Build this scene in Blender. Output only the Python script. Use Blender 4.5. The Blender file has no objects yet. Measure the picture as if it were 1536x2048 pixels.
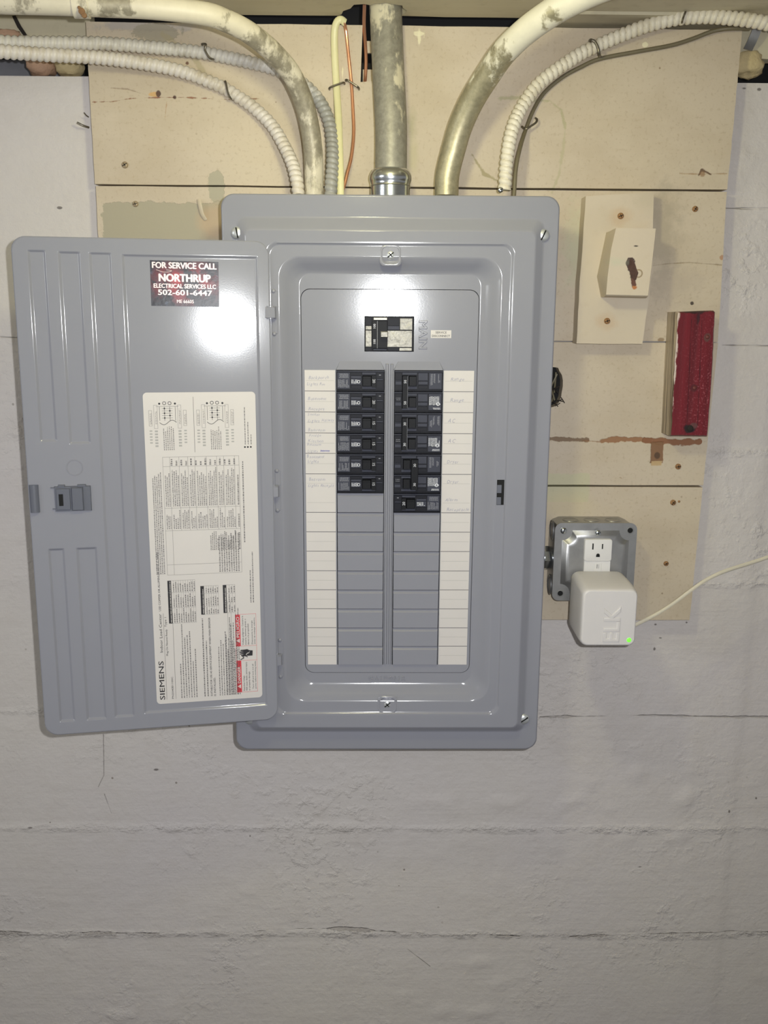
import bpy, math, random
import numpy as np
from mathutils import Vector, Matrix, noise
from mathutils.geometry import tessellate_polygon

random.seed(7)
scene = bpy.context.scene
COL = scene.collection

# ---------------------------------------------------------------- camera
FPX = 1850.0
CAM = Vector((-0.0215, -1.2032, 1.705))
PITCH, YAW, ROLL = 0.2089, 0.0145, 0.0062
fwd = Vector((math.sin(YAW) * math.cos(PITCH), math.cos(YAW) * math.cos(PITCH), -math.sin(PITCH)))
r0 = Vector((math.cos(YAW), -math.sin(YAW), 0))
u0 = r0.cross(fwd)
RIGHT = math.cos(ROLL) * r0 + math.sin(ROLL) * u0
UP = -math.sin(ROLL) * r0 + math.cos(ROLL) * u0
cam_data = bpy.data.cameras.new('camera')
cam_data.sensor_fit = 'VERTICAL'
cam_data.sensor_height = 36.0
cam_data.lens = FPX / 2048 * 36.0
cam_data.clip_start = 0.01
cam = bpy.data.objects.new('camera', cam_data)
cam.matrix_world = Matrix(((RIGHT.x, UP.x, -fwd.x, CAM.x), (RIGHT.y, UP.y, -fwd.y, CAM.y),
                           (RIGHT.z, UP.z, -fwd.z, CAM.z), (0, 0, 0, 1)))
COL.objects.link(cam)
scene.camera = cam

# ---------------------------------------------------------------- world, lights, exposure
world = bpy.data.worlds.new('world')
scene.world = world
world.use_nodes = True
world.node_tree.nodes['Background'].inputs[0].default_value = (1.0, 0.985, 0.97, 1)
world.node_tree.nodes['Background'].inputs[1].default_value = 0.26
vs = scene.view_settings
scene.display_settings.display_device = 'sRGB'
vs.view_transform = 'Standard'
vs.look = 'None'
vs.gamma = 1.0
vs.use_curve_mapping = False
vs.exposure = 0.0


def add_light(name, kind, loc, power, color, size=0.01, target=None):
    ld = bpy.data.lights.new(name, kind)
    ld.energy = power
    ld.color = color
    if kind == 'AREA':
        ld.shape = 'DISK'
        ld.size = size
    else:
        ld.shadow_soft_size = size
    o = bpy.data.objects.new(name, ld)
    o.location = loc
    if target is not None:
        o.rotation_euler = (Vector(target) - Vector(loc)).to_track_quat('-Z', 'Y').to_euler()
    COL.objects.link(o)
    return o


# the phone's own flash, a few centimetres from the lens
FL = CAM + RIGHT * 0.040 + UP * 0.022
fl_ = add_light('phone_flash', 'SPOT', FL, 29.0, (0.955, 0.972, 1.0), 0.006, FL + fwd * 0.95 - RIGHT * 0.10 - UP * 0.02)
fl_.data.spot_size = math.radians(112)
fl_.data.spot_blend = 1.0
# the basement's warm bulb near the ceiling, just out of frame
add_light('ceiling_bulb', 'POINT', (-0.03, -0.50, 1.955), 3.3, (1.0, 0.965, 0.58), 0.03)
# soft cool fill light added at the left to brighten that side of the wall
add_light('left_cool_fill', 'AREA', (-1.5, -1.3, 2.0), 6.5, (0.93, 0.965, 1.0), 0.6, (-0.3, 0, 1.6))

# ---------------------------------------------------------------- picture measurement: a pixel at a known depth -> metres


def at(px, py, Y=0.0):
    d = fwd + RIGHT * ((px - 768) / FPX) + UP * ((1024 - py) / FPX)
    t = (Y - CAM.y) / d.y
    return CAM + d * t


def mm(px, py, Y=0.0):
    p = at(px, py, Y)
    return p.x * 1000, (p.z - 1.5) * 1000


# ---------------------------------------------------------------- materials
def s2l(c):
    return tuple(((v / 255) / 12.92 if v / 255 <= 0.04045 else ((v / 255 + 0.055) / 1.055) ** 2.4) for v in c)


class NT:
    def __init__(self, name):
        self.m = bpy.data.materials.new(name)
        self.m.use_nodes = True
        self.t = self.m.node_tree
        self.b = self.t.nodes['Principled BSDF']
        self._pos = None

    def n(self, typ, **kw):
        nd = self.t.nodes.new(typ)
        for k, v in kw.items():
            setattr(nd, k, v)
        return nd

    def put(self, sock, v):
        if hasattr(v, 'is_linked') or hasattr(v, 'node'):
            self.t.links.new(v, sock)
        elif isinstance(v, (tuple, list)) and len(v) == 3 and sock.type == 'RGBA':
            sock.default_value = (*v, 1)
        else:
            sock.default_value = v

    def math(self, op, a, b=None, c=None, clamp=False):
        nd = self.n('ShaderNodeMath', operation=op)
        nd.use_clamp = clamp
        self.put(nd.inputs[0], a)
        if b is not None:
            self.put(nd.inputs[1], b)
        if c is not None:
            self.put(nd.inputs[2], c)
        return nd.outputs[0]

    def pos(self):
        if self._pos is None:
            g = self.n('ShaderNodeNewGeometry')
            self._pos = g.outputs['Position']
        return self._pos

    def xz(self):
        if not hasattr(self, '_xz'):
            s = self.n('ShaderNodeSeparateXYZ')
            self.put(s.inputs[0], self.pos())
            self._xz = (self.math('MULTIPLY', s.outputs[0], 1000.0),
                        self.math('MULTIPLY_ADD', s.outputs[2], 1000.0, -1500.0))
        return self._xz

    def noise(self, scale, detail=4, rough=0.55, stretch=None, off=0.0):
        nd = self.n('ShaderNodeTexNoise')
        v = self.pos()
        if stretch or off:
            mp = self.n('ShaderNodeMapping')
            self.put(mp.inputs[0], v)
            if stretch:
                mp.inputs['Scale'].default_value = stretch
            mp.inputs['Location'].default_value = (off, off * 1.3, off * 0.7)
            v = mp.outputs[0]
        self.put(nd.inputs['Vector'], v)
        nd.inputs['Scale'].default_value = scale
        nd.inputs['Detail'].default_value = detail
        nd.inputs['Roughness'].default_value = rough
        return nd.outputs['Fac']

    def ramp(self, fac, lo, hi):
        nd = self.n('ShaderNodeMapRange')
        nd.clamp = True
        self.put(nd.inputs[0], fac)
        nd.inputs[1].default_value = lo
        nd.inputs[2].default_value = hi
        return nd.outputs[0]

    def mix(self, fac, a, b):
        nd = self.n('ShaderNodeMix', data_type='RGBA')
        self.put(nd.inputs[0], fac)
        self.put(nd.inputs[6], a)
        self.put(nd.inputs[7], b)
        return nd.outputs[2]

    def fmix(self, fac, a, b):
        nd = self.n('ShaderNodeMix', data_type='FLOAT')
        self.put(nd.inputs[0], fac)
        self.put(nd.inputs[2], a)
        self.put(nd.inputs[3], b)
        return nd.outputs[0]

    def bump(self, h, strength=0.3, dist=0.001, normal=None):
        nd = self.n('ShaderNodeBump')
        nd.inputs['Strength'].default_value = strength
        nd.inputs['Distance'].default_value = dist
        self.put(nd.inputs['Height'], h)
        if normal is not None:
            self.put(nd.inputs['Normal'], normal)
        return nd.outputs[0]

    # shape masks in wall millimetres (x right, z up from the panel's centre)
    def box(self, cx, cz, hx, hz, nz=None, amp=4.0, soft=0.8):
        x, z = self.xz()
        a = self.math('SUBTRACT', self.math('ABSOLUTE', self.math('SUBTRACT', x, cx)), hx)
        b = self.math('SUBTRACT', self.math('ABSOLUTE', self.math('SUBTRACT', z, cz)), hz)
        d = self.math('MAXIMUM', a, b)
        return self.edge(d, nz, amp, soft)

    def ell(self, cx, cz, rx, rz, nz=None, amp=4.0, soft=0.8):
        x, z = self.xz()
        a = self.math('DIVIDE', self.math('SUBTRACT', x, cx), rx)
        b = self.math('DIVIDE', self.math('SUBTRACT', z, cz), rz)
        d = self.math('SQRT', self.math('ADD', self.math('MULTIPLY', a, a), self.math('MULTIPLY', b, b)))
        d = self.math('MULTIPLY', self.math('SUBTRACT', d, 1.0), min(rx, rz))
        return self.edge(d, nz, amp, soft)

    def seg(self, p, q, w, nz=None, amp=1.0, soft=0.5):
        x, z = self.xz()
        dx, dz = q[0] - p[0], q[1] - p[1]
        L2 = dx * dx + dz * dz
        ax = self.math('SUBTRACT', x, p[0])
        az = self.math('SUBTRACT', z, p[1])
        h = self.math('DIVIDE', self.math('ADD', self.math('MULTIPLY', ax, dx), self.math('MULTIPLY', az, dz)), L2, clamp=True)
        ex = self.math('SUBTRACT', ax, self.math('MULTIPLY', h, dx))
        ez = self.math('SUBTRACT', az, self.math('MULTIPLY', h, dz))
        d = self.math('SQRT', self.math('ADD', self.math('MULTIPLY', ex, ex), self.math('MULTIPLY', ez, ez)))
        return self.edge(self.math('SUBTRACT', d, w), nz, amp, soft)

    def poly(self, pts, w, nz=None, amp=1.0, soft=0.5):
        m = None
        for p, q in zip(pts[:-1], pts[1:]):
            s = self.seg(p, q, w, nz, amp, soft)
            m = s if m is None else self.math('MAXIMUM', m, s)
        return m

    def edge(self, d, nz, amp, soft):
        if nz is not None:
            d = self.math('MULTIPLY_ADD', self.math('SUBTRACT', nz, 0.5), 3.2 * amp, d)
        return self.math('SUBTRACT', 0.5, self.math('DIVIDE', d, 2 * soft), clamp=True)

    def done(self, color=None, rough=None, metal=None, normal=None, **kw):
        b = self.b.inputs
        if color is not None:
            self.put(b['Base Color'], color)
        if rough is not None:
            self.put(b['Roughness'], rough)
        if metal is not None:
            self.put(b['Metallic'], metal)
        if normal is not None:
            self.put(b['Normal'], normal)
        for k, v in kw.items():
            self.put(b[k], v)
        return self.m


def simple(name, rgb, rough=0.5, metal=0.0, var=0.06, scale=60, bump=0.0, bscale=400, stretch=None, **kw):
    """procedural paint / plastic / metal: base colour varied by noise, optional fine relief"""
    t = NT(name)
    c = s2l(rgb)
    f = t.noise(scale, 4, 0.6, stretch)
    lo = tuple(max(0, v * (1 - var)) for v in c)
    hi = tuple(min(1, v * (1 + var)) for v in c)
    col = t.mix(f, lo, hi)
    nrm = t.bump(t.noise(bscale, 3, 0.5, stretch), 0.5, bump) if bump else None
    return t.done(col, rough, metal, nrm, **kw)


def px2(*pts):
    return [mm(x, y, 0.0) for x, y in pts]


M = {}
M['steel'] = simple('grey_enamel', (143, 144, 153), 0.11, 0.0, 0.02, 30, 0.000025, 700)
M['steel_dark'] = simple('grey_enamel_darker', (98, 101, 112), 0.34, 0.0, 0.03, 30, 0.0001, 700)
M['chrome'] = simple('zinc_bright', (205, 210, 214), 0.22, 1.0, 0.08, 80, 0.0001, 300)
M['zinc'] = simple('zinc_screw', (206, 209, 212), 0.34, 0.6, 0.12, 120, 0.0002, 300)
M['galv'] = simple('galvanised', (168, 168, 168), 0.40, 0.85, 0.22, 45, 0.00015, 200)
M['black'] = simple('black_plastic', (20, 21, 26), 0.5, 0, 0.15, 80, 0.0001, 700, **{'Specular IOR Level': 0.2})
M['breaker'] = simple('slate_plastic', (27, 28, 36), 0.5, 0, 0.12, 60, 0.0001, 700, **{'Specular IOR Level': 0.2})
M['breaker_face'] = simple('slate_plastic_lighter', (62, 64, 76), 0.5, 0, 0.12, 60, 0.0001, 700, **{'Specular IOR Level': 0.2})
M['toggle'] = simple('toggle_plastic', (17, 18, 22), 0.5, 0, 0.15, 80, 0.0001, 700, **{'Specular IOR Level': 0.2})
M['flash_silver'] = simple('painted_flash_reflection', (172, 169, 162), 0.5, 0.3, 0.45, 150, 0.004, 110, **{'Specular IOR Level': 0.3})  # silver colour stands in for the flash reflected off glossy black plastic
M['print_white'] = simple('white_print', (205, 206, 212), 0.5, 0, 0.1, 300)
M['print_grey'] = simple('grey_print', (128, 129, 137), 0.5, 0, 0.2, 600)
M['ink'] = simple('black_ink', (40, 38, 42), 0.6, 0, 0.1, 200)
M['ink_soft'] = simple('fine_print_ink', (122, 118, 118), 0.6, 0, 0.15, 500)
M['pen'] = simple('ballpoint_ink', (146, 146, 168), 0.6, 0, 0.15, 500)
M['pen_dark'] = simple('ballpoint_ink_heavy', (92, 88, 170), 0.6, 0, 0.15, 500)
M['paper'] = simple('paper', (211, 206, 202), 0.6, 0, 0.02, 40)
M['paper_line'] = simple('paper_rule', (168, 166, 163), 0.6, 0, 0.05, 40)
M['paper_edge'] = simple('paper_score', (96, 94, 96), 0.6, 0, 0.05, 40)
M['red_print'] = simple('red_print', (214, 62, 74), 0.45, 0, 0.04, 100)
M['white_plastic'] = simple('white_plastic', (222, 220, 218), 0.42, 0, 0.03, 40, 0.0002, 500)
M['old_plastic'] = simple('aged_white_plastic', (214, 210, 208), 0.46, 0, 0.04, 30, 0.0002, 600)
M['hole'] = simple('void_shade_black', (8, 8, 9), 0.8, 0, 0.1, 30)  # near-black colour painted for the shade in slots, holes and gaps
M['cord'] = simple('cream_vinyl', (220, 212, 190), 0.42, 0, 0.05, 60)
M['romex'] = simple('aged_vinyl_sheath', (226, 220, 172), 0.42, 0, 0.06, 90, 0.0002, 300)
M['copper'] = simple('copper', (234, 172, 136), 0.32, 0.75, 0.12, 60)
M['dark_cable'] = simple('brown_grey_cable', (112, 104, 82), 0.5, 0, 0.15, 60)
M['nail'] = simple('dull_wire', (118, 112, 100), 0.38, 0.8, 0.25, 120)
M['rust'] = simple('rusty_steel', (156, 118, 78), 0.7, 0.15, 0.35, 260, 0.0004, 400)
M['redrust'] = simple('paint_covered_nail', (104, 52, 46), 0.6, 0.1, 0.3, 260)
M['tarnish'] = simple('painted_nail_head', (168, 150, 122), 0.5, 0.2, 0.2, 260, 0.0004, 400)
M['rawwood'] = simple('raw_wood', (128, 96, 66), 0.85, 0, 0.3, 40, 0.0008, 150, (1, 1, 6))
M['tornwood'] = simple('torn_wood', (82, 60, 52), 0.9, 0, 0.5, 180, 0.002, 260)
M['voidwood_and_shade'] = simple('cavity_wood_and_shade', (40, 34, 30), 0.9, 0, 0.3, 40)
M['concrete'] = simple('cavity_grey', (120, 120, 124), 0.9, 0, 0.2, 40, 0.001, 100)
M['foam_orange'] = simple('expanding_foam_orange', (186, 152, 126), 0.8, 0, 0.2, 50, 0.004, 120)
M['foam_yellow'] = simple('expanding_foam_yellow', (204, 186, 142), 0.8, 0, 0.25, 60, 0.004, 120)
M['floor'] = simple('basement_floor', (120, 116, 112), 0.8, 0, 0.2, 6, 0.001, 60)


def mat_led():
    t = NT('green_led')
    return t.done((0.1, 0.8, 0.05), 0.3, 0.0, None, **{'Emission Color': (0.22, 1.0, 0.05), 'Emission Strength': 0.9})


M['led'] = mat_led()


def mat_wall():
    t = NT('painted_concrete')
    nA = t.noise(2.2, 3, 0.5)
    nB = t.noise(30, 5, 0.6)
    col = t.mix(t.ramp(nA, 0.35, 0.65), s2l((211, 205, 198)), s2l((208, 202, 200)))
    col = t.mix(t.math('MULTIPLY', t.ramp(nB, 0.45, 0.8), 0.35), col, s2l((200, 192, 184)))
    # small specks and pits
    vo = t.n('ShaderNodeTexVoronoi')
    t.put(vo.inputs['Vector'], t.pos())
    vo.inputs['Scale'].default_value = 34
    gate = t.ramp(t.noise(3.5, 2, 0.5, None, 4.0), 0.52, 0.6)
    speck = t.math('MULTIPLY', t.math('LESS_THAN', vo.outputs['Distance'], 0.055), gate)
    col = t.mix(t.math('MULTIPLY', speck, 0.7), col, s2l((120, 108, 96)))
    nz = t.noise(70, 4, 0.65)
    nL = t.noise(14, 4, 0.65, None, 2.0)
    W = lambda *pts: [mm(x, y, 0.02) for x, y in pts]
    crack = t.poly(W((-200, 1866), (120, 1867), (480, 1868), (560, 1858), (690, 1858), (775, 1864), (860, 1868)), 0.5, nL, 6.0, 0.7)
    for pts, w, a in ((((980, 1872), (1100, 1878), (1300, 1870), (1460, 1866), (1700, 1872)), 0.4, 5.0),
                      (((206, 1470), (207, 1552), (196, 1575)), 0.25, 1.0), (((208, 1590), (222, 1628)), 0.2, 1.0),
                      (((1080, 1436), (1300, 1432), (1700, 1440)), 0.2, 3.0),
                      (((1452, 416), (1700, 420)), 0.35, 2.0), (((0, 674), (40, 676)), 0.2, 2.0),
                      (((1436, 690), (1700, 695)), 0.15, 3.0), (((815, 1900), (860, 1935)), 0.15, 2.0)):
        c2 = t.poly(W(*pts), w, nL, a, 0.6)
        crack = t.math('MAXIMUM', crack, c2)
    brk = t.ramp(t.noise(9, 3, 0.6, None, 7.0), 0.36, 0.5)
    crack = t.math('MULTIPLY', crack, brk)
    col = t.mix(t.math('MULTIPLY', crack, 0.38), col, s2l((128, 118, 108)))
    spot = None
    for (x, y, rx, ry) in ((118, 415, 3.2, 2), (312, 1541, 3, 1.5), (1374, 1246, 1.5, 1.5), (1312, 1250, 1.6, 1.2), (1310, 1299, 1.6, 2.2),
                           (1322, 1277, 2, 1), (500, 1673, 1, 1.5), (1490, 176, 3, 1.2), (1520, 178, 3, 2.2), (60, 1656, 3, 1),
                           (1515, 1600, 1.6, 2), (1460, 1625, 1.2, 2), (1280, 1735, 3, 1)):
        cx, cz = mm(x, y, 0.02)
        e = t.ell(cx, cz, rx, ry, nz, 1.0, 0.4)
        spot = e if spot is None else t.math('MAXIMUM', spot, e)
    col = t.mix(t.math('MULTIPLY', spot, 0.8), col, s2l((92, 84, 80)))
    h = t.math('ADD', t.math('MULTIPLY', nB, 0.6), t.math('MULTIPLY', t.noise(120, 4, 0.6), 0.35))
    streak = t.noise(60, 3, 0.6, (0.12, 1, 1.6))
    h = t.math('ADD', h, t.math('MULTIPLY', streak, 0.35))
    h = t.math('SUBTRACT', h, t.math('MULTIPLY', crack, 1.2))
    # blisters and drips of old paint in patches, and rough seams along the form boards
    blob = t.ramp(t.noise(62, 4, 0.55, None, 11.0), 0.50, 0.80)
    patch = t.ramp(t.noise(5.5, 3, 0.6, None, 6.0), 0.50, 0.68)
    seam = None
    for pts in (((-200, 1657), (700, 1658), (1300, 1660), (1750, 1660)), ((-200, 1870), (700, 1868), (1300, 1874), (1750, 1872)), ((1380, 1170), (1750, 1166)),
                ((1410, 905), (1750, 900)), ((-200, 1422), (100, 1424))):
        sm = t.poly(W(*pts), 2.0, nL, 6.0, 6.0)
        seam = sm if seam is None else t.math('MAXIMUM', seam, sm)
    rugged = t.ramp(t.noise(95, 4, 0.62, (0.7, 1, 1), 3.0), 0.40, 0.68)
    h2 = t.math('ADD', t.math('MULTIPLY', blob, t.math('ADD', 0.10, patch)), t.math('MULTIPLY', seam, t.math('ADD', t.math('MULTIPLY', rugged, 1.5), 0.1)))
    nrm = t.bump(h2, 0.65, 0.0040, t.bump(h, 0.7, 0.0030))
    return t.done(col, 0.62, 0, nrm)


def mat_boards():
    t = NT('cream_painted_boards')
    nz = t.noise(55, 5, 0.65)
    nf = t.noise(160, 4, 0.6)
    nl = t.noise(3.0, 3, 0.5)
    grain = t.noise(26, 5, 0.6, (0.16, 1, 1.5))
    cream = t.mix(t.ramp(nl, 0.3, 0.7), s2l((200, 186, 166)), s2l((205, 191, 166)))
    col = t.mix(t.math('MULTIPLY', t.ramp(grain, 0.5, 0.85), 0.35), cream, s2l((196, 178, 150)))
    col = t.mix(t.math('MULTIPLY', t.ramp(t.noise(9, 5, 0.65, (0.7, 1, 1), 2.0), 0.46, 0.70), 0.6), col, s2l((184, 168, 142)))
    col = t.mix(t.math('MULTIPLY', t.ramp(t.noise(230, 3, 0.6), 0.55, 0.70), 0.38), col, s2l((166, 146, 116)))
    h = t.math('MULTIPLY', grain, 0.5)

    def stain(mask, rgb, k=1.0, dh=0.0):
        nonlocal col, h
        m = mask if k == 1.0 else t.math('MULTIPLY', mask, k)
        col = t.mix(m, col, s2l(rgb))
        if dh:
            h = t.math('MULTIPLY_ADD', mask, dh, h)

    def B(x0, y0, x1, y1):
        a, b = mm(x0, y0), mm(x1, y1)
        return ((a[0] + b[0]) / 2, (a[1] + b[1]) / 2, abs(b[0] - a[0]) / 2, abs(b[1] - a[1]) / 2)

    # bare grey-green area left of the panel, under lost paint
    stain(t.box(*B(203, 404, 470, 600), nz, 5, 0.5), (170, 162, 140), 1, -0.8)
    stain(t.ell(*B(415, 340, 450, 405), nz, 6, 0.5), (170, 164, 142), 0.9, -0.6)
    stain(t.ell(*B(395, 410, 470, 480), nz, 5, 6), (190, 164, 132), 0.7)
    stain(t.ell(*B(180, 42, 395, 62), nz, 6, 1.5), (176, 168, 160), 0.8, -0.4)
    stain(t.ell(*B(265, 45, 355, 84), nz, 8, 0.6), (160, 152, 132), 0.8, -0.5)
    stain(t.poly(px2((325, 68), (385, 112), (408, 146)), 3.0, nz, 4, 1.0), (170, 158, 126), 0.7)
    # worn grey-green marks around the right cables
    stain(t.poly(px2((1000, 196), (1050, 197), (1100, 202), (1122, 220), (1130, 255)), 1.6, nz, 5, 1.0), (170, 164, 128), 0.75)
    stain(t.poly(px2((1131, 250), (1126, 300), (1118, 350), (1104, 385)), 1.2, nz, 4, 1.0), (180, 172, 138), 0.7)
    stain(t.poly(px2((945, 310), (968, 348), (996, 362)), 1.2, nz, 4, 0.8), (150, 138, 96), 0.75)
    stain(t.ell(*B(815, 225, 832, 275), nz, 4, 3), (168, 160, 126), 0.7)
    stain(t.ell(*B(815, 280, 835, 340), nz, 4, 3), (186, 176, 140), 0.7)
    # pale drips of fresh paint
    for bx in ((836, 58, 842, 92), (847, 62, 850, 80), (830, 62, 850, 72), (640, 130, 690, 165), (684, 140, 686, 156), (1286, 84, 1296, 94)):
        if bx[0] != 640:
            stain(t.ell(*B(*bx), nz, 2, 0.5), (238, 230, 196), 0.8, 0.3)
    # rusty crack along the top board
    stain(t.poly(px2((185, 204), (225, 203), (260, 197), (310, 195), (380, 195), (450, 199), (520, 197)), 0.25, nz, 2.5, 0.5), (140, 86, 60), 0.9, -1.0)
    stain(t.poly(px2((222, 176), (255, 178), (292, 190)), 0.25, nz, 2, 0.5), (140, 120, 100), 0.6, -0.5)
    stain(t.poly(px2((334, 200), (330, 235)), 0.3, nz, 2, 0.5), (170, 130, 90), 0.7)
    stain(t.ell(*B(296, 185, 316, 193), nz, 2, 0.5), (206, 162, 96), 0.8)
    stain(t.ell(*B(313, 183, 321, 193), nz, 2, 0.5), (72, 42, 34), 0.9)
    stain(t.ell(*B(346, 191, 353, 199), nz, 1.5, 0.5), (72, 42, 34), 0.9)
    stain(t.ell(*B(371, 123, 378, 130), nz, 1.5, 0.5), (98, 60, 40), 0.9)
    # knot on the right
    stain(t.poly(px2((1360, 347), (1395, 348), (1454, 347)), 0.3, nz, 1.5, 0.6), (160, 128, 92), 0.7, -0.6)
    stain(t.poly(px2((1398, 350), (1404, 341), (1412, 344), (1422, 349)), 1.2, nz, 4, 0.5), (94, 66, 44), 0.9, -0.8)
    stain(t.ell(*B(1400, 343, 1410, 354), nz, 2, 0.8), (150, 118, 84), 0.8)
    # the board right of the blocks: dirt and a long curved crack in the paint
    stain(t.ell(*B(1300, 380, 1350, 560), nz, 22, 9), (176, 164, 142), 0.75)
    stain(t.ell(*B(1300, 540, 1390, 600), nz, 20, 9), (186, 172, 152), 0.6)
    stain(t.poly(px2((1305, 531), (1340, 527), (1380, 525), (1443, 530)), 0.25, nz, 1.0, 0.5), (150, 130, 102), 0.85, -0.8)
    stain(t.ell(*B(1381, 603, 1387, 610), nz, 1, 0.4), (50, 36, 30), 0.9)
    stain(t.ell(*B(1136, 430, 1172, 560), nz, 14, 9), (186, 190, 158), 0.55)
    stain(t.ell(*B(1440, 510, 1448, 520), nz, 1.5, 0.5), (176, 130, 96), 0.8)
    stain(t.ell(*B(1316, 676, 1328, 684), nz, 2, 0.5), (140, 116, 86), 0.8)
    # brown split where two boards were once joined
    stain(t.poly(px2((1085, 877), (1130, 879), (1175, 880)), 2.4, nz, 3, 0.5), (122, 98, 74), 0.95, -1.2)
    stain(t.poly(px2((1165, 881), (1200, 884)), 0.4, nz, 2, 0.5), (150, 110, 80), 0.8, -0.8)
    stain(t.poly(px2((1205, 882), (1240, 878), (1300, 880)), 3.2, nz, 3.5, 0.5), (150, 108, 74), 0.97, -1.2)
    stain(t.poly(px2((1290, 880), (1340, 884), (1398, 884)), 3.8, nz, 4, 0.5), (138, 92, 60), 0.97, -1.2)
    stain(t.box(*B(1303, 884, 1325, 926), nz, 1.6, 0.5), (132, 96, 66), 0.97, -1.6)
    stain(t.box(*B(1303, 922, 1323, 931), nz, 1.0, 0.5), (190, 162, 120), 0.95, -0.6)
    stain(t.ell(*B(1309, 905, 1319, 917), nz, 2, 0.6), (84, 62, 44), 0.9)
    # green paint left behind
    stain(t.box(*B(1080, 947, 1177, 1004), nz, 2.5, 1.2), (190, 190, 154), 0.6)
    stain(t.ell(*B(1085, 985, 1180, 1040), nz, 6, 8), (208, 194, 156), 0.5)
    stain(t.poly(px2((1240, 955), (1250, 960), (1262, 957)), 0.6, nz, 3, 0.5), (150, 122, 92), 0.8)
    # small pits and scuffs
    vo = t.n('ShaderNodeTexVoronoi')
    t.put(vo.inputs['Vector'], t.pos())
    vo.inputs['Scale'].default_value = 38
    gate = t.ramp(t.noise(7, 2, 0.5, None, 3.0), 0.5, 0.62)
    stain(t.math('MULTIPLY', t.math('LESS_THAN', vo.outputs['Distance'], 0.05), gate), (140, 116, 90), 0.7, -0.4)
    h = t.math('ADD', h, t.math('MULTIPLY', nf, 0.25))
    return t.done(col, 0.55, 0, t.bump(h, 0.5, 0.0012))


def mat_block():
    t = NT('cream_painted_block')
    nz = t.noise(70, 5, 0.65)
    col = t.mix(t.ramp(t.noise(4, 3), 0.3, 0.7), s2l((202, 188, 167)), s2l((206, 193, 168)))
    col = t.mix(t.math('MULTIPLY', t.ramp(nz, 0.55, 0.8), 0.3), col, s2l((190, 172, 142)))

    def C(x, y, Y):
        return mm(x, y, Y)
    x, z = C(1266, 536, -0.058)
    # hole broken out of the small block, rusty mark below it
    col = t.mix(t.poly([C(1259, 523, -.058), C(1266, 545, -.058), C(1266, 555, -.058)], 4.5, nz, 4, 0.5), col, s2l((72, 52, 46)))
    col = t.mix(t.poly([C(1266, 556, -.058), C(1268, 571, -.058)], 3.2, nz, 3, 0.5), col, s2l((96, 60, 44)))
    col = t.mix(t.ell(*C(1269, 575, -.058), 3.5, 2.5, nz, 2, 0.5), col, s2l((176, 112, 60)))
    col = t.mix(t.math('MULTIPLY', t.ell(*C(1236, 523, -.058), 9, 4, nz, 3, 3), 0.35), col, s2l((184, 192, 164)))
    col = t.mix(t.ell(*C(1272, 492, -.058), 2.2, 0.7, nz, 0.5, 0.4), col, s2l((60, 48, 40)))
    for (a, b, rx, rz) in ((1241, 432, 13, 9), (1215, 643, 12, 10)):
        col = t.mix(t.math('MULTIPLY', t.ell(*C(a - 3, b, -.025), rx, rz, nz, 6, 4), 0.32), col, s2l((190, 154, 110)))
    col = t.mix(t.math('MULTIPLY', t.ell(*C(1300, 400, -.025), 20, 14, nz, 14, 8), 0.5), col, s2l((186, 174, 148)))
    return t.done(col, 0.55, 0, t.bump(t.noise(90, 4, 0.6), 0.4, 0.0008))


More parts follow.
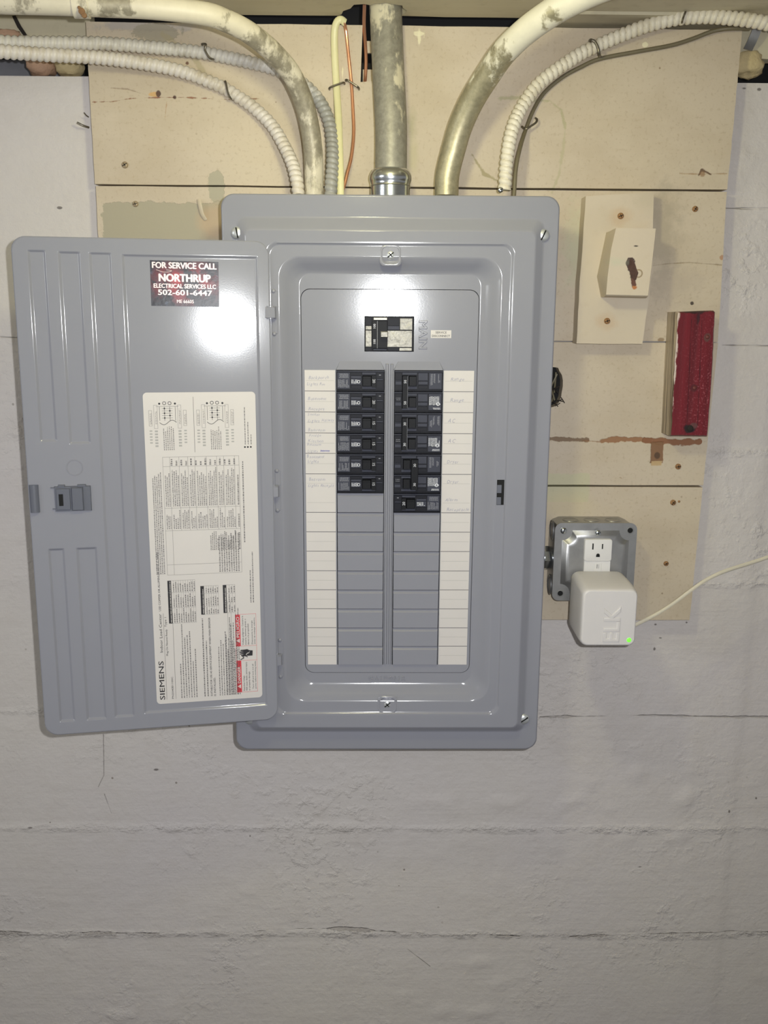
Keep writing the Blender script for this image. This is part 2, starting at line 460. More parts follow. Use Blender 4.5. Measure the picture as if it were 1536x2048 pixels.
def mat_red():
    t = NT('red_painted_wood')
    nz = t.noise(80, 5, 0.65, (1, 1, 0.35))
    n2 = t.noise(420, 3, 0.6)
    grain = t.noise(60, 5, 0.6, (1.5, 1.5, 0.05))
    col = t.mix(t.ramp(grain, 0.35, 0.7), s2l((92, 17, 26)), s2l((118, 25, 36)))
    x, z = t.xz()
    x0 = mm(1353, 750, -.036)[0]
    x1 = mm(1424, 750, -.036)[0]
    zt = mm(1385, 622, -.036)[1]

    def near(d, w, amp):
        return t.math('SUBTRACT', 0.5, t.math('DIVIDE', t.math('MULTIPLY_ADD', t.math('SUBTRACT', nz, 0.5), 2 * amp, t.math('SUBTRACT', d, w)), 1.4), clamp=True)
    white = s2l((214, 196, 182))
    lean = t.math('MULTIPLY_ADD', t.math('SUBTRACT', z, zt), 0.035, x)
    col = t.mix(near(t.math('SUBTRACT', x, x0 - 3), 1.0, 7.0), col, white)
    col = t.mix(near(t.math('SUBTRACT', x1 + 4, x), 0.6, 5.0), col, s2l((196, 150, 140)))
    col = t.mix(near(t.math('SUBTRACT', zt + 3, z), 0.6, 6.0), col, s2l((196, 178, 156)))
    chalk = t.math('MULTIPLY', t.ramp(n2, 0.56, 0.66), t.ell(*mm(1405, 790, -.036), 20, 75, nz, 12, 14))
    col = t.mix(t.math('MULTIPLY', chalk, 0.4), col, s2l((206, 120, 130)))
    Y = -.036
    for (a, b, rx, rz, c) in ((1415, 675, 4, 5, (96, 60, 56)), (1389, 776, 5, 5, (84, 24, 30)), (1379, 857, 7, 6, (36, 24, 26)), (1386, 851, 5, 4, (96, 60, 58)),
                              (1391, 622, 16, 3, (50, 18, 22)), (1396, 634, 2, 6, (60, 14, 22))):
        col = t.mix(t.ell(*mm(a, b, Y), rx, rz, nz, 3, 0.8), col, s2l(c))
    for a in (1383, 1404):
        col = t.mix(t.poly([mm(a, 640, Y), mm(a - 6, 780, Y), mm(a - 9, 850, Y)], 0.3, nz, 1, 0.4), col, s2l((70, 10, 20)))
    # bare wood on the side
    g = t.n('ShaderNodeNewGeometry')
    s = t.n('ShaderNodeSeparateXYZ')
    t.put(s.inputs[0], g.outputs['True Normal'])
    side = t.math('LESS_THAN', s.outputs[0], -0.5)
    lay = t.noise(90, 3, 0.6, (1, 3, 0.05))
    sidec = t.mix(t.ramp(lay, 0.4, 0.6), s2l((92, 78, 62)), s2l((182, 166, 140)))
    col = t.mix(side, col, sidec)
    return t.done(col, 0.38, 0, t.bump(t.math('ADD', grain, t.math('MULTIPLY', n2, 0.3)), 0.5, 0.001))


def mat_pipe(name, paint, metal_rgb, lo, hi, z0, z1, above=0.35, metal=0.85, rough=0.42):
    """conduit: paint worn off in patches; wear grows from z0 towards z1 (millimetres on the wall)"""
    t = NT(name)
    x, z = t.xz()
    g = t.n('ShaderNodeMapRange')
    t.put(g.inputs[0], z)
    g.inputs[1].default_value = z0
    g.inputs[2].default_value = z1
    g.inputs[3].default_value = lo
    g.inputs[4].default_value = hi
    nz = t.noise(22, 6, 0.68, (1, 1, 0.55))
    fac = t.math('ADD', g.outputs[0], t.math('SUBTRACT', nz, 0.5))
    m = t.ramp(fac, 0.47, 0.53)
    fine = t.noise(150, 4, 0.65)
    pc = t.mix(t.math('MULTIPLY', t.ramp(t.noise(60, 4), 0.45, 0.8), 0.5), s2l(paint), tuple(v * 0.78 for v in s2l(paint)))
    mc = t.mix(t.ramp(fine, 0.35, 0.7), tuple(v * 0.7 for v in s2l(metal_rgb)), s2l(metal_rgb))
    nrm = t.bump(t.math('ADD', t.math('MULTIPLY', m, -0.6), t.math('MULTIPLY', fine, 0.3)), 0.35, 0.0006)
    return t.done(t.mix(m, pc, mc), t.fmix(m, 0.5, rough), t.math('MULTIPLY', m, metal), nrm)


def mat_armour(name, rgb, dirt, amount, bare=None):
    t = NT(name)
    nz = t.noise(45, 5, 0.65)
    col = t.mix(t.math('MULTIPLY', t.ramp(nz, 0.5, 0.72), amount), s2l(rgb), s2l(dirt))
    if bare:
        x, z = t.xz()
        edge = t.math('ADD', t.ramp(z, bare + 30, bare - 30), t.math('MULTIPLY', t.math('SUBTRACT', nz, 0.5), 1.2))
        col = t.mix(t.ramp(edge, 0.4, 0.6), col, s2l((158, 157, 152)))
    return t.done(col, 0.45, 0, t.bump(t.noise(200, 3), 0.3, 0.0004))


def mat_ceiling():
    t = NT('painted_sill_wood')
    grain = t.noise(14, 5, 0.6, (0.1, 1.2, 1))
    col = t.mix(t.ramp(grain, 0.35, 0.7), s2l((206, 198, 172)), s2l((190, 180, 152)))
    col = t.mix(t.math('MULTIPLY', t.ramp(t.noise(50, 5), 0.55, 0.75), 0.3), col, s2l((150, 138, 112)))
    return t.done(col, 0.6, 0, t.bump(grain, 0.4, 0.002))


def mat_sticker():
    t = NT('glossy_service_sticker')
    nz = t.noise(55, 4, 0.6)
    red = t.ramp(nz, 0.46, 0.66)
    # the red glow printed in the middle of the black sticker
    p = DF.w(-93, 240, 1.2)
    cx, cz = p.x * 1000, (p.z - 1.5) * 1000
    mid = t.ell(cx, cz, 34, 22, nz, 10, 10)
    col = t.mix(t.math('MULTIPLY', mid, red), s2l((20, 19, 28)), s2l((168, 26, 36)))
    col = t.mix(t.math('MULTIPLY', t.ramp(t.noise(140, 4, 0.7, None, 5.0), 0.6, 0.75), 0.5), col, s2l((96, 110, 140)))
    return t.done(col, 0.3, 0, t.bump(t.noise(120, 3), 0.25, 0.0005), **{'Specular IOR Level': 0.25})


# ---------------------------------------------------------------- mesh building
class Frame:
    """a local millimetre frame: x, y on the surface, z towards the viewer"""
    def __init__(self, o, ex, ey):
        self.o = Vector(o)
        self.ex = Vector(ex).normalized()
        self.ey = Vector(ey).normalized()
        self.ez = self.ex.cross(self.ey)

    def w(self, x, y, z=0.0):
        return self.o + (self.ex * x + self.ey * y + self.ez * z) * 0.001

    def sub(self, x, y, z=0.0, ang=0.0):
        a = math.radians(ang)
        return Frame(self.w(x, y, z), self.ex * math.cos(a) + self.ey * math.sin(a), -self.ex * math.sin(a) + self.ey * math.cos(a))


WF = Frame((0, 0, 1.5), (1, 0, 0), (0, 0, 1))                      # boards' face
PF = Frame((0, -0.105, 1.5), (1, 0, 0), (0, 0, 1))                 # panel cover's rim
PHI = math.radians(9.75)
LEAN = math.radians(1.1)          # the door hangs very slightly out of true
DF = Frame((-0.138, -0.1245, 1.5), (math.cos(PHI), math.sin(PHI), 0), (-math.sin(PHI) * math.sin(LEAN), math.cos(PHI) * math.sin(LEAN), math.cos(LEAN)))   # open door, hinge at x = 0, free edge at x = -273

_tcache = {}


def text3d(m, fr, s, x, y, size, mat, height, width=None, align='l', spacing=1.0):
    """lettering with sloping sides, as pressed or moulded"""
    cu = bpy.data.curves.new('t', 'FONT')
    cu.body = s
    cu.space_character = spacing
    cu.resolution_u = 3
    cu.extrude = 0.001
    cu.bevel_depth = 0.042
    cu.bevel_resolution = 1
    cu.offset = 0.0
    o = bpy.data.objects.new('t', cu)
    COL.objects.link(o)
    me = o.evaluated_get(bpy.context.evaluated_depsgraph_get()).to_mesh()
    v = [tuple(p.co) for p in me.vertices]
    f = [tuple(p.vertices) for p in me.polygons]
    bpy.data.objects.remove(o)
    bpy.data.curves.remove(cu)
    xs = [p[0] for p in v]
    w = max(xs) - min(xs)
    sx = size if width is None else width / w
    k = height / 0.043
    m.add([fr.w(x + (p[0] - min(xs)) * sx, y + p[1] * size, p[2] * k) for p in v], f, mat)


def text_geo(s, bold=0.0, shear=0.0, res=2, spacing=1.0):
    key = (s, bold, shear, res, spacing)
    if key not in _tcache:
        cu = bpy.data.curves.new('t', 'FONT')
        cu.body = s
        cu.size = 1.0
        cu.offset = bold
        cu.shear = shear
        cu.space_character = spacing
        cu.resolution_u = res
        o = bpy.data.objects.new('t', cu)
        COL.objects.link(o)
        me = o.evaluated_get(bpy.context.evaluated_depsgraph_get()).to_mesh()
        v = [(p.co.x, p.co.y) for p in me.vertices]
        f = [tuple(p.vertices) for p in me.polygons]
        bpy.data.objects.remove(o)
        bpy.data.curves.remove(cu)
        if v:
            xs = [p[0] for p in v]
            v = [(p[0] - min(xs), p[1]) for p in v]
            w = max(xs) - min(xs)
        else:
            w = 0
        _tcache[key] = (v, f, w)
    return _tcache[key]


class MB:
    def __init__(self):
        self.v, self.f, self.m = [], [], []
        self.mats = []

    def mi(self, m):
        if m not in self.mats:
            self.mats.append(m)
        return self.mats.index(m)

    def add(self, vs, fs, mat):
        b = len(self.v)
        k = self.mi(mat)
        self.v += [Vector(p) for p in vs]
        for f in fs:
            self.f.append(tuple(b + i for i in f))
            self.m.append(k)

    def box(self, fr, x0, x1, y0, y1, z0, z1, mat, taper=0.0):
        t = taper
        P = [(x0, y0, z0), (x1, y0, z0), (x1, y1, z0), (x0, y1, z0),
             (x0 + t, y0 + t, z1), (x1 - t, y0 + t, z1), (x1 - t, y1 - t, z1), (x0 + t, y1 - t, z1)]
        self.add([fr.w(*p) for p in P], [(3, 2, 1, 0), (4, 5, 6, 7), (0, 1, 5, 4), (1, 2, 6, 5), (2, 3, 7, 6), (3, 0, 4, 7)], mat)

    def rect(self, fr, x0, x1, y0, y1, z, mat):
        self.add([fr.w(x0, y0, z), fr.w(x1, y0, z), fr.w(x1, y1, z), fr.w(x0, y1, z)], [(0, 1, 2, 3)], mat)

    def loft(self, rings, mat, closed=True, cap0=False, cap1=False):
        n = len(rings[0])
        vs, fs = [p for r in rings for p in r], []
        for i in range(len(rings) - 1):
            for j in range(n if closed else n - 1):
                k = (j + 1) % n
                fs.append((i * n + j, i * n + k, (i + 1) * n + k, (i + 1) * n + j))
        if cap0:
            fs.append(tuple(range(n - 1, -1, -1)))
        if cap1:
            fs.append(tuple((len(rings) - 1) * n + j for j in range(n)))
        self.add(vs, fs, mat)

    def lathe(self, fr, prof, mat, seg=20, cap0=False, cap1=True):
        """profile of (radius, z) about the frame's z axis"""
        rings = [[fr.w(r * math.cos(2 * math.pi * j / seg), r * math.sin(2 * math.pi * j / seg), z) for j in range(seg)] for r, z in prof]
        self.loft(rings, mat, True, cap0, cap1)

    def prism(self, outline, z0, z1, fr, mat, holes=()):
        """flat polygon (with holes) in the frame's plane, extruded from z0 to z1"""
        loops = [list(outline)] + [list(h) for h in holes]
        flat = [p for l in loops for p in l]
        tris = tessellate_polygon([[Vector((p[0], p[1], 0)) for p in l] for l in loops])
        n = len(flat)
        vs = [fr.w(p[0], p[1], z1) for p in flat] + [fr.w(p[0], p[1], z0) for p in flat]
        fs = []
        for a, b, c in tris:
            A, B, Cc = flat[a], flat[b], flat[c]
            s = (B[0] - A[0]) * (Cc[1] - A[1]) - (B[1] - A[1]) * (Cc[0] - A[0])
            t = (a, b, c) if s > 0 else (a, c, b)
            fs.append(t)
            fs.append(tuple(n + i for i in reversed(t)))
        o = 0
        for li, l in enumerate(loops):
            k = len(l)
            area = sum(l[i][0] * l[(i + 1) % k][1] - l[(i + 1) % k][0] * l[i][1] for i in range(k))
            out = (area > 0) == (li == 0)
            for i in range(k):
                j = (i + 1) % k
                q = (o + i, n + o + i, n + o + j, o + j)
                fs.append(q if out else q[::-1])
            o += k
        self.add(vs, fs, mat)

    def tube(self, pts, r, mat, seg=12, per=10, corr=None, ell=None, caps=True, hint=None):
        """tube through world points; corr = (pitch, depth) for a helical armour; ell = (wide, thin) for flat cable"""
        P = [Vector(p) for p in pts]
        Q = []
        ext = [P[0] * 2 - P[1]] + P + [P[-1] * 2 - P[-2]]
        for i in range(1, len(ext) - 2):
            for k in range(per):
                t = k / per
                a, b, c, d = ext[i - 1], ext[i], ext[i + 1], ext[i + 2]
                Q.append(0.5 * ((2 * b) + (c - a) * t + (2 * a - 5 * b + 4 * c - d) * t * t + (3 * b - a - 3 * c + d) * t ** 3))
        Q.append(P[-1])
        if corr:
            step = corr[0] / 7
            out, acc = [Q[0]], 0
            for a, b in zip(Q[:-1], Q[1:]):
                L = (b - a).length
                pos = step - acc
                while pos <= L:
                    out.append(a.lerp(b, pos / L))
                    pos += step
                acc = L - (pos - step)
            Q = out
        T = [(Q[min(i + 1, len(Q) - 1)] - Q[max(i - 1, 0)]).normalized() for i in range(len(Q))]
        up = Vector(hint) if hint else Vector((0.3, 0.9, 0.2))
        rings, s = [], 0.0
        for i, (q, t) in enumerate(zip(Q, T)):
            if i:
                s += (q - Q[i - 1]).length
            n = (up - t * up.dot(t)).normalized()
            if not hint:
                up = n
            b = t.cross(n)
            ring = []
            for j in range(seg):
                a = 2 * math.pi * j / seg
                rr = r
                if corr:
                    ph = s / corr[0] - a / (2 * math.pi)
                    rr = r - corr[1] * (1 - abs(math.sin(math.pi * ph)) ** 0.55)
                if ell:
                    ring.append(q + n * (ell[1] * math.sin(a)) + b * (ell[0] * math.cos(a)))
                else:
                    ring.append(q + (n * math.sin(a) + b * math.cos(a)) * rr)
            rings.append(ring[::-1])
        self.loft(rings, mat, True, caps, caps)

    def text(self, fr, s, x, y, size, mat, z=0.15, width=None, bold=0.0, shear=0.0, res=2, align='l', depth=0.0, spacing=1.0):
        v, f, w = text_geo(s, 0.0, shear, res, spacing)
        if not v:
            return
        if bold > 0:
            for k, (dx, dy) in enumerate(((-1, 0), (1, 0), (0, .6), (0, -.6))):
                self.text(fr, s, x + dx * bold * size * 0.7, y + dy * bold * size * 0.7, size, mat, z - 0.004 * (k + 1), width, 0.0, shear, res, align, depth, spacing)
        sx = size if width is None else width / w
        x0 = x - (w * sx / 2 if align == 'c' else (w * sx if align == 'r' else 0))
        self.add([fr.w(x0 + p[0] * sx, y + p[1] * size, z) for p in v], f, mat)
        if depth:
            from collections import Counter
            ed = Counter()
            for q in f:
                for i in range(len(q)):
                    ed[(q[i], q[(i + 1) % len(q)])] += 1
            b = len(self.v) - len(v)
            k = self.mi(mat)
            base = len(self.v)
            self.v += [fr.w(x0 + p[0] * sx * 1.0, y + p[1] * size, z - depth) for p in v]
            for (i, j) in ed:
                if (j, i) not in ed:
                    self.f.append((b + j, b + i, base + i, base + j))
                    self.m.append(k)

    def obj(self, name, parent=None, sharp=35, origin=None):
        me = bpy.data.meshes.new(name)
        if origin is None:
            if parent is not None:
                origin = parent_loc(parent)
            else:
                xs = [p.x for p in self.v]
                ys = [p.y for p in self.v]
                zs = [p.z for p in self.v]
                origin = Vector(((min(xs) + max(xs)) / 2, max(ys), min(zs)))
        me.from_pydata([tuple(p - origin) for p in self.v], [], self.f)
        for m in self.mats:
            me.materials.append(m)
        me.polygons.foreach_set('material_index', self.m)
        me.polygons.foreach_set('use_smooth', [True] * len(self.f))
        me.set_sharp_from_angle(angle=math.radians(sharp))
        me.validate()
        me.update()
        o = bpy.data.objects.new(name, me)
        COL.objects.link(o)
        WL[o.name] = Vector(origin)
        if parent is not None:
            o.parent = parent
            o.location = Vector(origin) - parent_loc(parent)
        else:
            o.location = origin
        return o


WL = {}


def parent_loc(p):
    return WL[p.name]


def tag(o, label=None, cat=None, group=None, kind=None):
    if label:
        o['label'] = label
    if cat:
        o['category'] = cat
    if group:
        o['group'] = group
    if kind:
        o['kind'] = kind
    return o


def thing(name, loc, label, cat, group=None):
    o = bpy.data.objects.new(name, None)
    o.empty_display_size = 0.02
    COL.objects.link(o)
    o.location = loc
    WL[o.name] = Vector(loc)
    return tag(o, label, cat, group)


def rrect(x0, x1, y0, y1, r, seg=8):
    """rounded rectangle outline, counter-clockwise"""
    out = []
    for cx, cy, a0 in ((x1 - r, y0 + r, -90), (x1 - r, y1 - r, 0), (x0 + r, y1 - r, 90), (x0 + r, y0 + r, 180)):
        for k in range(seg + 1):
            a = math.radians(a0 + 90 * k / seg)
            out.append((cx + r * math.cos(a), cy + r * math.sin(a)))
    return out


def screw(fr, x, y, z, r, name, parent, mat, ang=30, cross=True, slot=True):
    m = MB()
    g = fr.sub(x, y, z, ang)
    m.lathe(g, [(r, -0.6), (r, 0.25 * r), (r * 0.93, 0.42 * r), (r * 0.75, 0.58 * r), (r * 0.45, 0.68 * r), (0.05, 0.72 * r)], mat, 20)
    if slot:
        m.box(g, -r * 0.8, r * 0.8, -r * 0.11, r * 0.11, 0.45 * r, 0.735 * r, M['hole'])  # raised black bars stand in for the shade in the slot
        if cross:
            m.box(g, -r * 0.11, r * 0.11, -r * 0.5, r * 0.5, 0.45 * r, 0.735 * r, M['hole'])
    return m.obj(name, parent)


# ================================================================ THE SETTING
def build_wall():
    x0, x1, z0, z1 = -1.6, 1.6, 0.0, 1.990
    nx, nzc = 500, 320
    zl = [(1.5 + mm(600, y, 0.02)[1] / 1000) for y in (905, 1172, 1655, 1868)]
    xr = at(1470, 1700, 0.02).x
    vs, fs = [], []
    for j in range(nzc + 1):
        z = z0 + (z1 - z0) * j / nzc
        for i in range(nx + 1):
            x = x0 + (x1 - x0) * i / nx
            h = 0.0012 * noise.noise(Vector((x * 3, z * 3, 1.0)))
            lum = noise.noise(Vector((x * 26, z * 34, 5.0)))
            gate = noise.noise(Vector((x * 4.0, z * 4.5, 9.0)))
            h += max(0, lum - 0.18) * max(0, gate + 0.15) * 0.0075
            for q, zz in enumerate(zl):
                d = z - zz - 0.002 * noise.noise(Vector((x * 7, q * 3.1, 0.0)))
                amp = 0.7 + 0.8 * noise.noise(Vector((x * 5, q * 7.7, 2.0)))
                h += 0.0011 * amp * math.exp(-(d / 0.004) ** 2) * (1 + noise.noise(Vector((x * 60, z * 60, q))))
                h += 0.0006 * math.tanh(d / 0.004) * (1 if q % 2 else -1)
            if x > xr - 0.012:
                h -= 0.0025 * min(1, (x - xr + 0.012) / 0.012)
            behind = -0.375 < x < 0.435 and z > 1.28
            y = 0.0225 - (min(h, 0.0015) if behind else min(max(h, -0.004), 0.006))
            vs.append((x, y, z))
    for j in range(nzc):
        for i in range(nx):
            a = j * (nx + 1) + i
            fs.append((a, a + 1, a + nx + 2, a + nx + 1))
    m = MB()
    m.add(vs, fs, M['wall'])
    # top ledge and back of the foundation wall
    b = [(x0, 0.0225, z1), (x1, 0.0225, z1), (x1, 0.30, z1), (x0, 0.30, z1), (x0, .30, z0), (x1, .30, z0), (x0, 0.0225, z0), (x1, 0.0225, z0)]
    m.add(b, [(0, 1, 2, 3), (3, 2, 5, 4), (0, 3, 4, 6), (1, 7, 5, 2), (4, 5, 7, 6)], M['wall'])
    o = m.obj('wall_back', origin=Vector((0, 0, 0)), sharp=60)
    tag(o, 'off-white painted concrete wall with form-board ridges and cracks', None, None, 'structure')


M['wall'] = mat_wall()
M['boards'] = mat_boards()
M['block'] = mat_block()
M['red'] = mat_red()
M['ceiling'] = mat_ceiling()
build_wall()

m = MB()
m.box(Frame((0, 0, 0), (1, 0, 0), (0, 1, 0)), -1600, 1600, -2400, 300, -60, 0, M['floor'])
tag(m.obj('floor', origin=Vector((0, 0, 0))), 'bare grey concrete basement floor', None, None, 'structure')

ZC = 2.0530       # underside of the wood overhead


def build_ceiling():
    fr = Frame((0, 0, ZC), (1, 0, 0), (0, 1, 0))
    # ragged hole for the big conduit, opening back to the wall on its left
    c = at(770, 18, -0.028)
    cx, cy = c.x * 1000, c.y * 1000
    rnd = random.Random(3)
    back = -6
    hole = []
    for k in range(19):
        a = math.radians(62 - 270 * k / 18)
        r = 25 + rnd.uniform(-2.0, 2.5)
        hole.append((cx + r * math.cos(a), cy + r * math.sin(a)))
    out = [(-1600, -2400), (1600, -2400), (1600, back)]
    for k in range(26):
        x = 1600 - (1600 - (cx + 14)) * (k + 1) / 27
        out.append((x, back + rnd.uniform(-1.2, 1.2)))
    hole = [p for p in hole if p[1] < back - 1 and p[0] > cx - 21]
    out += hole
    out += [(cx - 24, -50), (cx - 36, -47), (cx - 40, -34), (cx - 49, -24), (cx - 51, -12), (cx - 56, -7)]
    for k in range(26):
        x = cx - 60 + (-1600 - cx + 60) * (k + 1) / 27
        out.append((x, back + rnd.uniform(-1.0, 1.0)))
    out.append((-1600, back))
    m = MB()
    m.prism(out, 0, 45, fr, M['ceiling'])
    tag(m.obj('ceiling', origin=Vector((0, 0, ZC))), 'painted wood underside of the floor above with a ragged pipe hole', None, None, 'structure')


build_ceiling()

# rim boards above the wall ledge, left and right of the mounting boards, and black backing for the shade behind
RF = Frame((0, 0.030, 1.5), (1, 0, 0), (0, 0, 1))
m = MB()
zb = mm(80, 108, 0.03)[1]
a = at(26, 33, .03); b = at(46, 36, .03)
m.prism([(-1600, zb + 2), (-700, zb), (-520, zb + 1), (-440, zb), (-366, zb - 1), (-366, 600), (-1600, 600)], -20, 0, RF, M['ceiling'])
tag(m.obj('trim_1'), 'cream painted rim board above the wall at upper left', None, None, 'structure')
m = MB()
zr = mm(1500, 118, 0.03)[1]
m.prism([(424, zr + 3), (470, zr), (600, zr + 2), (1600, zr), (1600, 600), (424, 600)], -20, 0, RF, M['ceiling'])
tag(m.obj('trim_2'), 'shadowed painted rim board above the wall at upper right', None, None, 'structure')
m = MB()
vf = Frame((0, 0.15, 1.5), (1, 0, 0), (0, 0, 1))
m.box(vf, -1600, 1600, 480, 640, -60, 0, M['hole'])  # black sheet painted for the shade in the gap
tag(m.obj('gap_shade_sheet'), 'black sheet standing in for the shade deep in the gap above the wall', None, None, 'structure')
m = MB()
p = mm(1130, 44)
q = mm(1420, 52)
m.box(WF, 190, 424, 549.5, 555.5, -18, 34, M['ceiling'])
tag(m.obj('trim_4'), 'thin painted strip under the ceiling right of the pipes', None, None, 'structure')

# diagonal split in the left rim board, its shade drawn as a dark sliver
m = MB()
m.prism([mm(24, 32, .029), mm(31, 31, .029), mm(42, 52, .029), mm(54, 70, .029), mm(47, 71, .029), mm(35, 55, .029)], -1.4, 0.3, Frame((0, .029, 1.5), (1, 0, 0), (0, 0, 1)), M['voidwood_and_shade'])
o = m.obj('split_shade_sliver', bpy.data.objects['trim_1'])

# ---------------------------------------------------------------- mounting boards
back = thing('mounting_board', (0, 0.02, 1.3), 'wide cream-painted backing of four horizontal planks behind the grey panel', 'backboard')


def jag(p, q, n, amp, rnd):
    out = []
    for k in range(n):
        t = k / n
        out.append((p[0] + (q[0] - p[0]) * t + rnd.uniform(-amp, amp), p[1] + (q[1] - p[1]) * t + rnd.uniform(-amp, amp)))
    return out


def plank(corners, ns, seed, holes=(), amp=0.35, extra=None):
    rnd = random.Random(seed)
    out = []
    for i in range(4):
        if extra and i in extra:
            out += jag(corners[i], extra[i][0], max(2, ns[i] // 2), amp, rnd) + extra[i][:]
            out += jag(extra[i][-1], corners[(i + 1) % 4], max(2, ns[i] // 2), amp, rnd)[1:]
        else:
            out += jag(corners[i], corners[(i + 1) % 4], ns[i], amp, rnd)
    m = MB()
    m.prism(out, -20, 0, WF, M['boards'], holes)
    return m.obj('plank', back, sharp=30)


# top plank with the slot cut out beside the big conduit
s0, s1 = mm(721, 164), mm(749, 164)
plank([(-362.5, 361.6), (420.5, 361.4), (423.5, 544.0), (-363.0, 545.5)], [14, 22, 22, 14], 1,
      extra={2: [(s1[0], 545), (s1[0] + 1.5, s1[1] + 1), (s0[0], s0[1]), (s0[0] + 2.5, 545)]})
plank([(-362.5, 176.5), (424.0, 175.0), (420.0, 358.6), (-362.0, 359.6)], [14, 14, 14, 14], 2)
# third plank with the rough round hole beside the cover
hx, hz = mm(1106, 773)
rnd = random.Random(5)
hole = []
for k in range(22):
    a = 2 * math.pi * k / 22
    hole.append((hx + (12.5 + rnd.uniform(-1, 1)) * math.cos(a), hz + (26 + rnd.uniform(-1.5, 1.5)) * math.sin(a)))
plank([(-362.0, -11.5), (419.5, -12.6), (424.0, 173.4), (-362.0, 174.8)], [14, 14, 14, 14], 3, holes=[hole])
plank([(-362.0, -200.0), (415.5, -200.0), (419.0, -15.2), (-362.0, -14.0)], [10, 10, 10, 10], 4)

# things stuck in the hole: a wad of dark debris deep inside
m = MB()
for k in range(10):
    a = rnd.uniform(0, 6.28)
    p0 = WF.w(hx + 9 * math.cos(a), hz + 20 * math.sin(a), -4)
    p1 = WF.w(hx + rnd.uniform(-4, 4), hz + rnd.uniform(-14, 14), -9)
    m.tube([p0, (p0 + p1) / 2 + Vector((0, rnd.uniform(-.003, 0), 0)), p1], 0.0012, M['voidwood_and_shade'] if k % 2 else M['dark_cable'], 6, 4)
m.box(WF, hx - 15, hx + 15, hz - 30, hz + 30, -19.5, -18, M['hole'])  # black sheet for the darkness at the back of the hole
tag(m.obj('debris', back), 'dark frayed debris in the round hole')
# splinters hanging from the hole's lower rim
m = MB()
for (xa, ya, xb, yb) in ((1112, 800, 1128, 803), (1108, 806, 1125, 798), (1110, 812, 1120, 806), (1122, 795, 1129, 806), (1106, 803, 1116, 813)):
    A, B = at(xa, ya, -.001), at(xb, yb, -.002)
    m.tube([A, (A + B) / 2 + Vector((0, -.002, 0)), B], 0.0006, M['voidwood_and_shade'], 5, 4)
tag(m.obj('splinter', back), 'dark wood fibres at the hole')

# screws and nails in the boards
for (x, y, r, mt) in ((250, 330, 4.0, 'tarnish'), (271, 408, 3.6, 'tarnish'), (1390, 418, 3.6, 'rust'), (1356, 933, 3.8, 'rust'),
                      (1346, 1005, 3.8, 'rust'), (1332, 1127, 3.4, 'rust'), (1358, 1003, 1.6, 'rust')):
    X, Z = mm(x, y)
    screw(WF, X, Z, 0.0, r, 'screw', back, M[mt], random.uniform(0, 90), True, r > 2)
# curl of loose paint left of the cover
m = MB()
m.tube([at(397, 398, -.004), at(400, 412, -.006), at(404, 428, -.004), at(411, 440, -.001)], 0.002, M['block'], 8, 6, ell=(0.0028, 0.0009))
tag(m.obj('paint_curl', back), 'curled flake of cream paint')

# ---------------------------------------------------------------- wood blocks screwed to the boards
BF = Frame((0, -0.0005, 1.5), (1, 0, 0), (0, 0, 1))
blk = thing('wood_block', at(1235, 688, 0.0), 'tall thick cream wood block screwed to the boards right of the panel', 'wood block')
Yb = -0.025


def poly_px(pts, Y):
    return [mm(x, y, Y) for x, y in pts]


m = MB()
ol = poly_px([(1153, 687), (1160, 560), (1172, 392), (1307, 385), (1305, 540), (1285, 688)], Yb)
ol2 = []
rnd = random.Random(11)
for i in range(len(ol)):
    ol2 += jag(ol[i], ol[(i + 1) % len(ol)], 6, 0.35, rnd)
m.prism(ol2, 0.0, 24.5, BF, M['block'])
m.obj('block', blk, sharp=30)
fb = Frame((0, Yb, 1.5), (1, 0, 0), (0, 0, 1))
for (x, y, r) in ((1241, 432, 3.8), (1214, 642, 3.8)):
    screw(fb, *mm(x, y, Yb), 0, r, 'screw', blk, M['rust'], 20)

blk2 = thing('wood_block', at(1255, 590, -0.025), 'small cream wood block with a rusty torn hole fixed on the tall block', 'wood block')
Y2 = -0.058
f2 = Frame((0, Yb - 0.0003, 1.5), (1, 0, 0), (0, 0, 1))
front = poly_px([(1212, 591), (1215, 555), (1222, 500), (1232, 456), (1313, 457), (1305, 530), (1297, 593)], Y2)
backp = poly_px([(1210, 594), (1202, 552), (1213, 500), (1221, 462), (1310, 461), (1303, 535), (1294, 596)], Y2 + 0.012)
backp0 = [(p[0], p[1]) for p in backp]
m = MB()
rings = []
for pl, z in ((backp0, 0.0), (backp0, 16.0), (front, 31.0), ([(p[0] * 0.985 + front[3][0] * .015, p[1] * .985 + front[3][1] * .015) for p in front], 32.7)):
    ring = []
    for i in range(len(pl)):
        for k in range(4):
            t = k / 4
            a, b = pl[i], pl[(i + 1) % len(pl)]
            ring.append(f2.w(a[0] + (b[0] - a[0]) * t, a[1] + (b[1] - a[1]) * t, z))
    rings.append(ring[::-1] if False else ring)
n = len(rings[0])
ctr = sum((v for v in rings[0]), Vector()) / n
